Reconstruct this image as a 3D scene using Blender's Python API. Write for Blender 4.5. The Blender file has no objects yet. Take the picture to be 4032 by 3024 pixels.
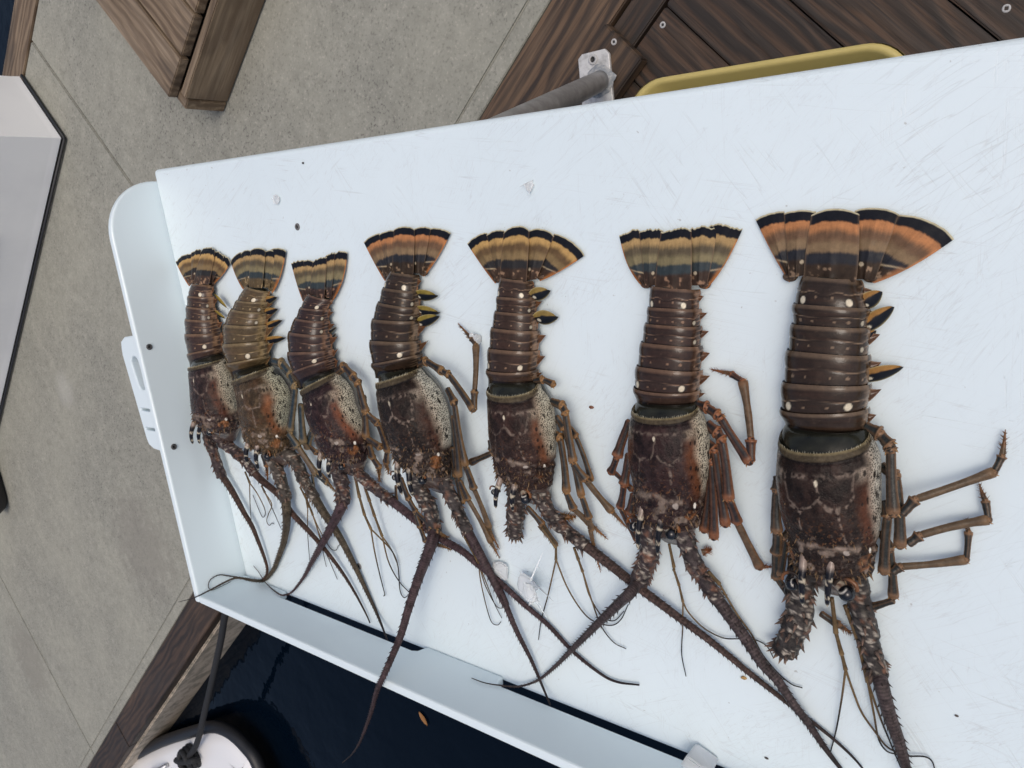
import bpy, bmesh, math, random
import numpy as np
from mathutils import Matrix, Vector

# ------------------------------------------------------------------ camera
F = 3030.0                      # focal length in photo pixels (4032 wide)
ZT, HC = 0.90, 0.64             # table height, camera height above it
_n = np.array([2346.6, -821.9, F]); _n /= np.linalg.norm(_n)
_d = np.array([-4066.0, -437.0, F]); _d -= _n * (_d @ _n); _d /= np.linalg.norm(_d)
RW = np.array([-_d, np.cross(-_n, -_d), -_n])        # photo axes -> world axes
CAM = np.array([0.0, 0.0, ZT + HC])
scene = bpy.context.scene
cam = bpy.data.cameras.new('camera'); camo = bpy.data.objects.new('camera', cam)
scene.collection.objects.link(camo); scene.camera = camo
cam.sensor_width = 36.0; cam.lens = F / 4032 * 36; cam.clip_start = 0.02; cam.clip_end = 500
camo.matrix_world = Matrix(((RW[0, 0], -RW[0, 1], -RW[0, 2], 0), (RW[1, 0], -RW[1, 1], -RW[1, 2], 0),
                            (RW[2, 0], -RW[2, 1], -RW[2, 2], ZT + HC), (0, 0, 0, 1)))
cam.dof.use_dof = True; cam.dof.focus_distance = 0.85; cam.dof.aperture_fstop = 22

# ------------------------------------------------------------------ sky, sun, exposure
SUN_EL, SUN_AZ = math.radians(64), math.radians(20)   # azimuth counted from +X towards +Y
w = bpy.data.worlds.new('World'); scene.world = w; w.use_nodes = True
nt = w.node_tree; nt.nodes.clear()
o_ = nt.nodes.new('ShaderNodeOutputWorld'); b_ = nt.nodes.new('ShaderNodeBackground'); s_ = nt.nodes.new('ShaderNodeTexSky')
s_.sky_type = 'NISHITA'; s_.sun_disc = False; s_.sun_elevation = SUN_EL; s_.sun_rotation = math.radians(90) - SUN_AZ
s_.air_density = 1.0; s_.dust_density = 6.0; s_.ozone_density = 1.0; s_.altitude = 0
b_.inputs['Strength'].default_value = 0.15
nt.links.new(s_.outputs[0], b_.inputs['Color']); nt.links.new(b_.outputs[0], o_.inputs['Surface'])
sl = bpy.data.lights.new('sun', 'SUN'); so = bpy.data.objects.new('sun', sl); scene.collection.objects.link(so)
sl.energy = 0.6; sl.angle = math.radians(24); sl.color = (1.0, 0.985, 0.94)
_sd = Vector((math.cos(SUN_EL) * math.cos(SUN_AZ), math.cos(SUN_EL) * math.sin(SUN_AZ), math.sin(SUN_EL)))
so.rotation_euler = _sd.to_track_quat('Z', 'Y').to_euler()
scene.view_settings.view_transform = 'Standard'; scene.view_settings.look = 'None'
scene.view_settings.gamma = 1.0; scene.view_settings.exposure = -0.17
scene.view_settings.use_curve_mapping = False

# ------------------------------------------------------------------ measuring helpers
def ray(px, py):
    return RW @ np.array([(px - 2016) / F, (py - 1512) / F, 1.0])
def at(px, py, z):                       # point seen at a photo pixel, at world height z
    d = ray(px, py); return CAM + d * ((z - CAM[2]) / d[2])
def at_y(px, py, y):
    d = ray(px, py); return CAM + d * ((y - CAM[1]) / d[1])
def px2m(p, px):                         # pixel size -> metres at point p
    return px * float((RW.T @ (np.asarray(p) - CAM))[2]) / F
VW = dict(A1=(600, 900, .4822), A2=(600, 1600, .4973), A3=(1100, 900, .5124), A4=(1350, 1500, .5425), A5=(1800, 850, .3918),
          A6=(1800, 1450, .4219), A7=(2400, 850, .4522), A8=(2350, 1500, .4823), B1=(2900, 750, .5726), B2=(2950, 1600, .4892),
          B3=(2700, 2100, .6022), B4=(1250, 2000, .6781), B5=(0, 0, .6028), B6=(0, 900, .663), B7=(300, 2100, .633),
          C1=(1900, 0, .4973), C2=(2900, 0, .5118), C4=(0, 1700, .798), F=(0, 0, 1.0))
def T(v, x, y):
    o = VW[v]; return o[0] + x * o[2], o[1] + y * o[2]
def TP(spec):                            # "A1 10,20 30,40 A2 5,6" -> list of photo pixels
    out = []; v = 'F'
    for tk in spec.split():
        if tk in VW: v = tk
        else:
            a, b = tk.split(','); out.append(T(v, float(a), float(b)))
    return out
def scale_of(spec): return VW[spec.split()[0]][2]

def ss(a, b, x): t = np.clip((x - a) / (b - a), 0, 1); return t * t * (3 - 2 * t)
def mixc(c1, c2, wt): wt = np.asarray(wt)[..., None]; return np.asarray(c1) * (1 - wt) + np.asarray(c2) * wt
def _hash(i, j, k, s):
    h = (i * 374761393 + j * 668265263 + k * 2147483647 + s * 144665 + 1013904223) & 0xFFFFFFFF
    h = ((h ^ (h >> 13)) * 1274126177) & 0xFFFFFFFF
    return ((h ^ (h >> 16)) & 0xFFFFFF) / float(0xFFFFFF)
def vnoise(p, seed=0):
    p = np.asarray(p, float); i = np.floor(p).astype(np.int64); f = p - i; f = f * f * (3 - 2 * f); r = 0
    for dx in (0, 1):
        for dy in (0, 1):
            for dz in (0, 1):
                wt = (f[..., 0] if dx else 1 - f[..., 0]) * (f[..., 1] if dy else 1 - f[..., 1]) * (f[..., 2] if dz else 1 - f[..., 2])
                r = r + wt * _hash(i[..., 0] + dx, i[..., 1] + dy, i[..., 2] + dz, seed)
    return r
def fbm(p, seed=0, oc=3):
    r = 0; a = .5; p = np.asarray(p, float)
    for k in range(oc): r = r + a * vnoise(p * 2 ** k, seed + k); a *= .5
    return r / (1 - .5 ** oc)
def cr(pts, n):                          # Catmull-Rom through pts, n samples
    P = np.asarray(pts, float); P = np.vstack([2 * P[0] - P[1], P, 2 * P[-1] - P[-2]])
    return cr_at(P, np.linspace(0, len(P) - 3, n))
def cr_at(P, t):
    k = np.clip(np.floor(t).astype(int), 0, len(P) - 4); f = (t - k)[..., None]
    a, b, c, d = P[k], P[k + 1], P[k + 2], P[k + 3]
    return .5 * (2 * b + (c - a) * f + (2 * a - 5 * b + 4 * c - d) * f ** 2 + (3 * b - a - 3 * c + d) * f ** 3)

# ------------------------------------------------------------------ mesh helpers
COL = scene.collection
class MB:
    def __init__(s): s.V = []; s.F = []; s.C = []; s.A = []; s.W = None; s.n = 0
    def add(s, V, Fc, C=None, A=None):
        V = np.asarray(V, float).reshape(-1, 3); s.V.append(V)
        if C is None: C = np.ones((len(V), 3)) * .5
        C = np.asarray(C, float)
        s.C.append(np.broadcast_to(C, (len(V), 3)) if C.ndim == 1 else C.reshape(-1, 3))
        s.A.append(np.zeros(len(V)) if A is None else np.asarray(A, float).reshape(-1))
        s.F += [tuple(int(i) + s.n for i in f) for f in Fc]; s.n += len(V); return s
    def grid(s, Pg, C=None, wrap=False, A=None, flip=False):
        n, m = Pg.shape[:2]; idx = np.arange(n * m).reshape(n, m)
        j2 = np.roll(idx, -1, 1) if wrap else None
        if wrap: q = np.stack([idx[:-1], j2[:-1], j2[1:], idx[1:]], -1).reshape(-1, 4)
        else: q = np.stack([idx[:-1, :-1], idx[:-1, 1:], idx[1:, 1:], idx[1:, :-1]], -1).reshape(-1, 4)
        if flip: q = q[:, ::-1]
        return s.add(Pg.reshape(-1, 3), q, None if C is None else np.asarray(C).reshape(-1, 3), A)
    def build(s, name, mat, parent=None, org=(0, 0, 0), smooth=True, loc=False):
        me = bpy.data.meshes.new(name); V = np.vstack(s.V) - np.asarray(org)
        me.from_pydata(V.tolist(), [], s.F); me.update()
        ca = me.color_attributes.new('Col', 'FLOAT_COLOR', 'POINT')
        C = np.ones((len(V), 4)); C[:, :3] = np.clip(np.vstack(s.C), 0, 1); ca.data.foreach_set('color', C.ravel())
        Aa = np.concatenate(s.A)
        if Aa.any():
            at_ = me.attributes.new('dots', 'FLOAT', 'POINT'); at_.data.foreach_set('value', Aa)
        if s.W is not None:
            W_ = np.zeros((len(V), 3)); W_[:len(s.W)] = s.W; at_ = me.attributes.new('shellpos', 'FLOAT_VECTOR', 'POINT'); at_.data.foreach_set('vector', W_.ravel())
        if smooth: me.polygons.foreach_set('use_smooth', [True] * len(me.polygons))
        me.materials.append(mat); o = bpy.data.objects.new(name, me); COL.objects.link(o)
        if parent is not None: o.parent = parent
        elif loc: o.location = org
        return o
def frames(P):
    t = np.gradient(P, axis=0); t /= np.linalg.norm(t, axis=1)[:, None] + 1e-12
    up = np.tile([0, 0, 1.0], (len(P), 1)); bad = np.abs(t[:, 2]) > .97; up[bad] = [1, 0, 0]
    sd = np.cross(t, up); sd /= np.linalg.norm(sd, axis=1)[:, None]; nn = np.cross(sd, t); return t, sd, nn
def tube(mb, P, r, sides=10, colf=None, flat=1.0, col=(.1, .1, .1)):
    P = np.asarray(P, float); n = len(P); r = np.broadcast_to(np.asarray(r, float), (n,))
    t, sd, nn = frames(P); ph = np.linspace(0, 2 * np.pi, sides, endpoint=False)
    G = P[:, None] + r[:, None, None] * (sd[:, None] * np.cos(ph)[None, :, None] + flat * nn[:, None] * np.sin(ph)[None, :, None])
    s = np.linspace(0, 1, n)[:, None] * np.ones((1, sides)); PH = ph[None] * np.ones((n, 1))
    C = colf(s, PH, G) if colf else np.broadcast_to(np.asarray(col, float), (n, sides, 3))
    mb.grid(G, C, wrap=True)
    b = mb.n - n * sides
    mb.F.append(tuple(b + np.arange(sides)[::-1])); mb.F.append(tuple(b + (n - 1) * sides + np.arange(sides)))
    return G
def cone(mb, base, tip, r, c0, c1, sides=6, bend=None):
    base = np.asarray(base, float); tip = np.asarray(tip, float); k = 4
    ts = np.linspace(0, 1, k); P = base + (tip - base) * ts[:, None]
    if bend is not None: P = P + np.asarray(bend) * (np.sin(ts * np.pi))[:, None]
    tube(mb, P, r * (1 - ts * .96), sides, lambda s, p, G: mixc(c0, c1, s))
def ball(mb, c, r, colf=None, col=(.1, .1, .1), seg=16, rad=(1, 1, 1), rot=None):
    th = np.linspace(0, np.pi, seg)[:, None]; ph = np.linspace(0, 2 * np.pi, seg * 2, endpoint=False)[None]
    D = np.stack([np.sin(th) * np.cos(ph), np.sin(th) * np.sin(ph), np.cos(th) * np.ones_like(ph)], -1)
    D2 = D * np.asarray(rad)
    if rot is not None: D2 = D2 @ np.asarray(rot).T
    mb.grid(np.asarray(c) + r * D2, colf(D) if colf else np.broadcast_to(np.asarray(col, float), D.shape), wrap=True, flip=True)
def prism(mb, poly, vec, col=(.5, .5, .5)):            # planar polygon (n,3) extruded along vec
    poly = np.asarray(poly, float); n = len(poly); V = np.vstack([poly, poly + np.asarray(vec)])
    Fc = [tuple(range(n))[::-1], tuple(range(n, 2 * n))] + [(i, (i + 1) % n, n + (i + 1) % n, n + i) for i in range(n)]
    mb.add(V, Fc, col)
def fix_normals(o):
    bm = bmesh.new(); bm.from_mesh(o.data); bmesh.ops.recalc_face_normals(bm, faces=bm.faces); bm.to_mesh(o.data); bm.free()
def bevel(o, wd, seg=2, ang=40):
    fix_normals(o); m = o.modifiers.new('bevel', 'BEVEL'); m.width = wd; m.segments = seg; m.limit_method = 'ANGLE'; m.angle_limit = math.radians(ang)
    return o
def tag(o, label=None, cat=None, group=None, kind=None):
    if label: o['label'] = label
    if cat: o['category'] = cat
    if group: o['group'] = group
    if kind: o['kind'] = kind
    return o
def empty(name, loc, rz=0):
    o = bpy.data.objects.new(name, None); COL.objects.link(o); o.location = loc; o.rotation_euler = (0, 0, rz)
    o.empty_display_size = .05; return o

# ------------------------------------------------------------------ material helpers
def mat(name, rough=.5, base=(.5, .5, .5), spec=.5, **kw):
    m = bpy.data.materials.new(name); m.use_nodes = True; b = m.node_tree.nodes['Principled BSDF']
    b.inputs['Base Color'].default_value = (*base, 1); b.inputs['Roughness'].default_value = rough
    b.inputs['Specular IOR Level'].default_value = spec
    for k, v in kw.items(): b.inputs[k.replace('_', ' ')].default_value = v
    return m, m.node_tree, b
def N(nt, t, **kw):
    n = nt.nodes.new(t)
    for k, v in kw.items():
        if k.startswith('i_'): n.inputs[k[2:]].default_value = v
        else: setattr(n, k, v)
    return n
def L(nt, a, b): nt.links.new(a, b)
def coords(nt, kind='Object', scale=(1, 1, 1), rot=(0, 0, 0), loc=(0, 0, 0), vt='POINT'):
    tc = N(nt, 'ShaderNodeTexCoord'); mp = N(nt, 'ShaderNodeMapping', vector_type=vt); L(nt, tc.outputs[kind], mp.inputs['Vector'])
    mp.inputs['Scale'].default_value = scale; mp.inputs['Rotation'].default_value = rot; mp.inputs['Location'].default_value = loc
    return mp.outputs[0]
def noise(nt, vec, scale, detail=4, rough=.55, dist=0):
    n = N(nt, 'ShaderNodeTexNoise'); n.inputs['Scale'].default_value = scale; n.inputs['Detail'].default_value = detail
    n.inputs['Roughness'].default_value = rough; n.inputs['Distortion'].default_value = dist; L(nt, vec, n.inputs['Vector']); return n.outputs['Fac']
def ramp(nt, fac, stops):
    r = N(nt, 'ShaderNodeValToRGB'); L(nt, fac, r.inputs[0]); e = r.color_ramp.elements
    while len(e) < len(stops): e.new(.5)
    for el, (p, c) in zip(e, stops):
        el.position = p; el.color = (c, c, c, 1) if isinstance(c, (int, float)) else (*c, 1)
    return r.outputs[0]
def mixn(nt, a, b, fac, mode='MIX'):
    m = N(nt, 'ShaderNodeMix', data_type='RGBA', blend_type=mode)
    for sock, v in ((m.inputs[0], fac), (m.inputs[6], a), (m.inputs[7], b)):
        if isinstance(v, (int, float)): sock.default_value = v
        elif isinstance(v, tuple): sock.default_value = (*v, 1)
        else: L(nt, v, sock)
    return m.outputs[2]
def mth(nt, op, a, b=0.0):
    m = N(nt, 'ShaderNodeMath', operation=op)
    for sock, v in ((m.inputs[0], a), (m.inputs[1], b)):
        if isinstance(v, (int, float)): sock.default_value = v
        else: L(nt, v, sock)
    return m.outputs[0]
def bump(nt, b, h, strength=.3, dist=.002):
    n = N(nt, 'ShaderNodeBump'); n.inputs['Strength'].default_value = strength; n.inputs['Distance'].default_value = dist
    L(nt, h, n.inputs['Height']); L(nt, n.outputs[0], b.inputs['Normal'])

MT = {}
def make_materials():
    # lobster shell: colour painted per vertex, fine grain and gloss from nodes
    for nm, rough, bs in (('shell', .08, .14), ('rough_shell', .38, .8), ('leg', .24, .3), ('fin', .48, .15)):
        m, nt, b = mat(nm, rough, spec={'fin': .14, 'rough_shell': .16, 'leg': .2, 'shell': .30}[nm]); ca = N(nt, 'ShaderNodeVertexColor', layer_name='Col')
        v = coords(nt, 'Object'); g = noise(nt, v, 900, 3); g2 = noise(nt, v, 180, 4)
        k = mth(nt, 'ADD', mth(nt, 'MULTIPLY', g, .5), mth(nt, 'MULTIPLY', g2, .9))
        c = mixn(nt, ca.outputs[0], ramp(nt, k, [(.40, .25), (.95, 1.75)] if nm == 'rough_shell' else [(.35, .72), (.95, 1.28)]), 1.0, 'MULTIPLY')
        L(nt, c, b.inputs['Base Color'])
        L(nt, ramp(nt, g2, [(.3, rough * .75), (.7, rough * 1.5)]), b.inputs['Roughness'])
        bump(nt, b, k, bs, .0012); MT[nm] = m
    m, nt, b = mat('carapace', .3, spec=.16); ca = N(nt, 'ShaderNodeVertexColor', layer_name='Col'); da = N(nt, 'ShaderNodeAttribute', attribute_name='dots')
    v = coords(nt, 'Object'); g = noise(nt, v, 800, 3); g2 = noise(nt, v, 160, 4)
    sp = N(nt, 'ShaderNodeAttribute', attribute_name='shellpos'); vo = N(nt, 'ShaderNodeTexVoronoi', feature='F1', voronoi_dimensions='2D'); vo.inputs['Scale'].default_value = 1.0; vo.inputs['Randomness'].default_value = .75; L(nt, sp.outputs['Vector'], vo.inputs['Vector'])
    dotm = mth(nt, 'MULTIPLY', ramp(nt, vo.outputs['Distance'], [(.22, 1.0), (.36, 0.0)]), da.outputs['Fac'])
    c = mixn(nt, ca.outputs[0], (.02, .014, .010), dotm)
    k = mth(nt, 'ADD', mth(nt, 'MULTIPLY', g, .5), mth(nt, 'MULTIPLY', g2, .9))
    L(nt, mixn(nt, c, ramp(nt, k, [(.38, .5), (.95, 1.5)]), 1.0, 'MULTIPLY'), b.inputs['Base Color'])
    L(nt, ramp(nt, g2, [(.35, .14), (.65, .36)]), b.inputs['Roughness']); bump(nt, b, k, .7, .0018); MT['carapace'] = m
    MT['eye'] = mat('eye', .06, (.004, .005, .007))[0]
    m, nt, b = mat('eye', .07); ca = N(nt, 'ShaderNodeVertexColor', layer_name='Col'); L(nt, ca.outputs[0], b.inputs['Base Color']); MT['eye'] = m
    # white plastic board, knife scratches
    for nm, sc in (('board', 1.0), ('plastic', .25)):
        m, nt, b = mat(nm, .42); v = coords(nt, 'Object'); base = (.695, .79, .825)
        big = noise(nt, v, 3.0, 4); c = mixn(nt, base, (.64, .735, .775), mth(nt, 'MULTIPLY', ramp(nt, big, [(.42, 0.0), (.7, 1.0)]), .8 * sc)); hsum = None
        if nm == 'board':
            for i, (a, st, sc2, th, dep) in enumerate([(.55, .06, 60, .012, .20), (1.05, .05, 85, .010, .18), (2.2, .045, 50, .008, .16), (.8, .12, 160, .02, .16), (-.15, .03, 40, .006, .22), (1.6, .06, 110, .012, .14)]):
                vv = coords(nt, 'Object', scale=(1 / st, 1, 1), rot=(0, 0, a), loc=(i * 1.7, i * .9, 0), vt='TEXTURE')
                nz = noise(nt, vv, sc2 * 1.7, 2, .5); ln = ramp(nt, mth(nt, 'ABSOLUTE', mth(nt, 'SUBTRACT', nz, .5)), [(0.0, 1.0), (th, 0.0)])
                mk = ramp(nt, noise(nt, coords(nt, 'Object', loc=(i * 3.1, 0, 0)), 7 + i * 3, 3), [(.46, 0.0), (.64, 1.0)])
                lm = mth(nt, 'MULTIPLY', ln, mk); c = mixn(nt, c, (.42, .43, .43), mth(nt, 'MULTIPLY', lm, dep * 1.5))
                hsum = lm if hsum is None else mth(nt, 'ADD', hsum, lm)
            fl = ramp(nt, noise(nt, v, 130, 2), [(.735, 0.0), (.765, 1.0)]); c = mixn(nt, c, (.25, .23, .2), mth(nt, 'MULTIPLY', fl, .45))
            gr = noise(nt, v, 350, 3); bump(nt, b, mth(nt, 'SUBTRACT', mth(nt, 'MULTIPLY', gr, .35), hsum), .25, .0006)
        else:
            gr = noise(nt, v, 420, 3); bump(nt, b, gr, .12, .0006)
        L(nt, c, b.inputs['Base Color']); L(nt, ramp(nt, noise(nt, v, 6, 3, .6), [(.35, .28), (.65, .52)]), b.inputs['Roughness']); MT[nm] = m
    # concrete
    m, nt, b = mat('concrete', .85); v = coords(nt, 'Object')
    a1 = noise(nt, v, 2.2, 5, .6); a2 = noise(nt, v, 22, 5, .7); a3 = noise(nt, v, 140, 2, .5)
    c = mixn(nt, (.282, .281, .237), (.235, .236, .203), ramp(nt, a1, [(.35, 0.0), (.65, 1.0)]))
    c = mixn(nt, c, (.38, .372, .32), mth(nt, 'MULTIPLY', ramp(nt, a2, [(.5, 0.0), (.75, 1.0)]), .5))
    c = mixn(nt, c, (.16, .158, .135), mth(nt, 'MULTIPLY', ramp(nt, a2, [(.28, 1.0), (.46, 0.0)]), .5))
    pep = mth(nt, 'MULTIPLY', ramp(nt, a3, [(.58, 0.0), (.70, 1.0)]), ramp(nt, a1, [(.4, .35), (.6, .85)])); c = mixn(nt, c, (.09, .085, .075), pep)
    c = mixn(nt, c, (.46, .43, .37), mth(nt, 'MULTIPLY', ramp(nt, a3, [(.28, 1.0), (.4, 0.0)]), .45))
    for px, py, rad, colr, amt in ((255, 1535, .10, (.42, .42, .40), .3), (560, 2150, .30, (.20, .19, .165), .5), (120, 2600, .3, (.21, .20, .17), .5)):
        g = N(nt, 'ShaderNodeNewGeometry'); sv = N(nt, 'ShaderNodeVectorMath', operation='DISTANCE'); L(nt, g.outputs['Position'], sv.inputs[0]); sv.inputs[1].default_value = tuple(at(px, py, 0))
        dd = mth(nt, 'ADD', mth(nt, 'DIVIDE', sv.outputs['Value'], rad), mth(nt, 'MULTIPLY', mth(nt, 'SUBTRACT', a2, .5), 1.6)); c = mixn(nt, c, colr, mth(nt, 'MULTIPLY', ramp(nt, dd, [(.5, 1.0), (1.0, 0.0)]), amt))
    L(nt, c, b.inputs['Base Color']); bump(nt, b, mth(nt, 'ADD', a2, mth(nt, 'MULTIPLY', a3, .5)), .35, .004); MT['concrete'] = m
    m, nt, b = mat('sea_wall', .8); v = coords(nt, 'Object'); a2 = noise(nt, v, 14, 5, .7); a3 = noise(nt, v, 60, 2)
    c = mixn(nt, (.42, .36, .29), (.22, .2, .16), ramp(nt, a2, [(.45, 0.0), (.6, 1.0)])); c = mixn(nt, c, (.06, .05, .04), ramp(nt, a3, [(.66, 0.0), (.72, .8)]))
    L(nt, c, b.inputs['Base Color']); MT['sea_wall'] = m
    m, nt, b = mat('groove', .9, (.11, .105, .09)); MT['groove'] = m
    # timber; grain runs along the local X of each board
    for nm, c0, c1, c2, dk in (('deck_wood', (.058, .032, .018), (.015, .010, .007), (.092, .053, .030), .9), ('beam_wood', (.105, .063, .035), (.028, .018, .012), (.17, .11, .066), .8),
                               ('grey_wood', (.20, .145, .092), (.10, .067, .040), (.30, .235, .165), .6), ('wet_wood', (.056, .033, .020), (.018, .012, .008), (.10, .060, .034), .8)):
        m, nt, b = mat(nm, .62)
        oi = N(nt, 'ShaderNodeObjectInfo'); tc = N(nt, 'ShaderNodeTexCoord'); va = N(nt, 'ShaderNodeVectorMath', operation='MULTIPLY_ADD')
        cb = N(nt, 'ShaderNodeCombineXYZ')
        for q in range(3): L(nt, mth(nt, 'MULTIPLY', oi.outputs['Random'], 7.0 + 5 * q), cb.inputs[q])
        L(nt, tc.outputs['Object'], va.inputs[0]); va.inputs[1].default_value = (1, 1, 1); L(nt, cb.outputs[0], va.inputs[2])
        def sc(x, y, z):
            mp = N(nt, 'ShaderNodeMapping'); mp.inputs['Scale'].default_value = (x, y, z); L(nt, va.outputs[0], mp.inputs['Vector']); return mp.outputs[0]
        warp = noise(nt, sc(1.6, 5, 5), 1.5, 3)
        wv = N(nt, 'ShaderNodeTexWave', wave_type='BANDS', bands_direction='Y'); wv.inputs['Scale'].default_value = 11; wv.inputs['Distortion'].default_value = 9; wv.inputs['Detail'].default_value = 2.5; wv.inputs['Detail Scale'].default_value = 1.1
        L(nt, sc(.28, 1, 1), wv.inputs['Vector'])
        fine = noise(nt, sc(4, 110, 110), 1, 5, .65, .3); big = noise(nt, sc(1.5, 9, 9), 1.2, 4)
        c = mixn(nt, c0, c1, ramp(nt, wv.outputs['Fac'], [(.25, 0.0), (.85, 1.0)])); c = mixn(nt, c, c2, mth(nt, 'MULTIPLY', ramp(nt, big, [(.45, 0.0), (.7, 1.0)]), .7))
        c = mixn(nt, c, c1, mth(nt, 'MULTIPLY', ramp(nt, fine, [(.38, 1.0), (.56, 0.0)]), dk)); c = mixn(nt, c, (.03, .024, .02), mth(nt, 'MULTIPLY', ramp(nt, warp, [(.56, 0.0), (.72, 1.0)]), .6))
        c = mixn(nt, c, ramp(nt, oi.outputs['Random'], [(0.0, .8), (1.0, 1.15)]), 1.0, 'MULTIPLY')
        L(nt, c, b.inputs['Base Color']); bump(nt, b, mth(nt, 'ADD', fine, mth(nt, 'MULTIPLY', wv.outputs['Fac'], .6)), .5, .0025); MT[nm] = m
    # gelcoat, metal, tub, water, rubber, ice, misc
    m, nt, b = mat('gelcoat', .35, (.55, .565, .575)); v = coords(nt, 'Object'); n1 = noise(nt, v, 3, 4)
    L(nt, mixn(nt, (.84, .85, .85), (.78, .79, .795), ramp(nt, n1, [(.4, 0.0), (.65, 1.0)])), b.inputs['Base Color']); MT['gelcoat'] = m
    m, nt, b = mat('boat_white', .25, (.75, .76, .77)); MT['boat_white'] = m
    m, nt, b = mat('steel', .4, (.55, .56, .57), Metallic=.9); MT['steel'] = m
    m, nt, b = mat('galvanised', .5); v = coords(nt, 'Object'); n1 = noise(nt, v, 45, 5, .7)
    L(nt, mixn(nt, (.62, .62, .61), (.30, .30, .29), ramp(nt, n1, [(.45, 0.0), (.72, 1.0)])), b.inputs['Base Color']); b.inputs['Metallic'].default_value = .25; MT['galvanised'] = m
    m, nt, b = mat('pipe', .45); v = coords(nt, 'Object'); n1 = noise(nt, v, 30, 5, .7)
    L(nt, mixn(nt, (.27, .265, .26), (.42, .415, .41), ramp(nt, n1, [(.4, 0.0), (.7, 1.0)])), b.inputs['Base Color']); b.inputs['Metallic'].default_value = .35; MT['pipe'] = m
    m, nt, b = mat('weld', .6); v = coords(nt, 'Object'); n1 = noise(nt, v, 90, 4, .7)
    L(nt, mixn(nt, (.22, .24, .26), (.42, .42, .41), ramp(nt, n1, [(.45, 0.0), (.65, 1.0)])), b.inputs['Base Color']); MT['weld'] = m
    m, nt, b = mat('yellow_plastic', .45); v = coords(nt, 'Object'); n1 = noise(nt, v, 30, 4)
    L(nt, mixn(nt, (.56, .455, .165), (.48, .395, .14), n1), b.inputs['Base Color']); MT['yellow_plastic'] = m
    m, nt, b = mat('water', .03, (.0010, .0035, .008), .08); v = coords(nt, 'Object', scale=(1, 1, 1)); h = noise(nt, v, 5, 3, .5); bump(nt, b, h, .35, .02); MT['water'] = m
    m, nt, b = mat('rubber', .5, (.012, .013, .016)); MT['rubber'] = m
    m, nt, b = mat('rope', .8, (.012, .013, .015)); v = coords(nt, 'Object'); bump(nt, b, noise(nt, v, 250, 2), .6, .003); MT['rope'] = m
    m, nt, b = mat('ice', .2, (.94, .97, .975)); b.inputs['Transmission Weight'].default_value = .55; b.inputs['IOR'].default_value = 1.31
    v = coords(nt, 'Object'); bump(nt, b, noise(nt, v, 45, 2), .12, .002); MT['ice'] = m
    m, nt, b = mat('screw_steel', .35, (.32, .33, .34), Metallic=.7); MT['screw_steel'] = m
    m, nt, b = mat('black_plastic', .4, (.015, .015, .017)); MT['black_plastic'] = m
    m, nt, b = mat('leaf', .6, (.22, .10, .025)); MT['leaf'] = m
    m, nt, b = mat('crumb', .6); ca = N(nt, 'ShaderNodeVertexColor', layer_name='Col'); L(nt, ca.outputs[0], b.inputs['Base Color']); MT['crumb'] = m
make_materials()
# ------------------------------------------------------------------ the setting: water, dock, deck
S2 = math.sqrt(2)
def D(p, q, z=0.0):                      # dock frame: p along the dock, q across it (0 = its edge, + towards the water)
    a = p * S2; b = q * S2 - 1.46; return np.array([(a + b) / 2, (a - b) / 2, z])
def pq_of(wp): return (wp[0] + wp[1]) / S2, (wp[0] - wp[1] + 1.46) / S2
ZW = -0.25
mb = MB(); mb.grid(np.array([[[-300, -300, ZW], [300, -300, ZW]], [[-300, 300, ZW], [300, 300, ZW]]], float), (.0, .0, .0) * np.ones((2, 2, 1)))
water = mb.build('water', MT['water'], smooth=False); tag(water, kind='structure')

def box(name, c, size, rz, m, parent=None, org=None, bev=.003, tilt=0.0):
    """box with its own local axes, local X along its length"""
    lx, ly, lz = [v / 2 for v in size]; bm = bmesh.new(); bmesh.ops.create_cube(bm, size=1.0)
    for v in bm.verts: v.co = Vector((v.co.x * size[0], v.co.y * size[1], v.co.z * size[2]))
    bmesh.ops.bevel(bm, geom=bm.edges[:], offset=bev, segments=2, affect='EDGES')
    me = bpy.data.meshes.new(name); bm.to_mesh(me); bm.free(); me.materials.append(m)
    o = bpy.data.objects.new(name, me); COL.objects.link(o); org = np.zeros(3) if org is None else np.asarray(org)
    o.location = np.asarray(c) - org; o.rotation_euler = (tilt, 0, rz)
    if parent is not None: o.parent = parent
    return o
R45 = math.radians(45)
dock = empty('dock', D(-3, -1, 0)); DO = np.array(dock.location); tag(dock, kind='structure')
def dock_box(name, p0, p1, q0, q1, z0, z1, m, parent=dock, org=DO, along='p', bev=.003):
    c = D((p0 + p1) / 2, (q0 + q1) / 2, (z0 + z1) / 2)
    if along == 'p': return box(name, c, (p1 - p0, q1 - q0, z1 - z0), R45, m, parent, org, bev)
    return box(name, c, (q1 - q0, p1 - p0, z1 - z0), -R45, m, parent, org, bev)
dock_box('slab_base', -13, 4.0, -2.03, .135, -.35, -.022, MT['groove'], bev=.002)
for p0, p1 in ((-12.9, -8.37), (-8.36, -5.165), (-5.159, -1.950), (-1.944, 1.25), (1.262, 3.9)):
    dock_box('slab', p0, p1, -2.03, -.052, -.15, 0, MT['concrete'], bev=.004)
    dock_box('slab_edge', p0, p1, -.0505, -.004, -.15, -.001, MT['concrete'], bev=.002)
dock_box('sea_wall', -13.0, 4.0, .12, .168, -.5, -.045, MT['sea_wall'], bev=.006)
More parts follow.
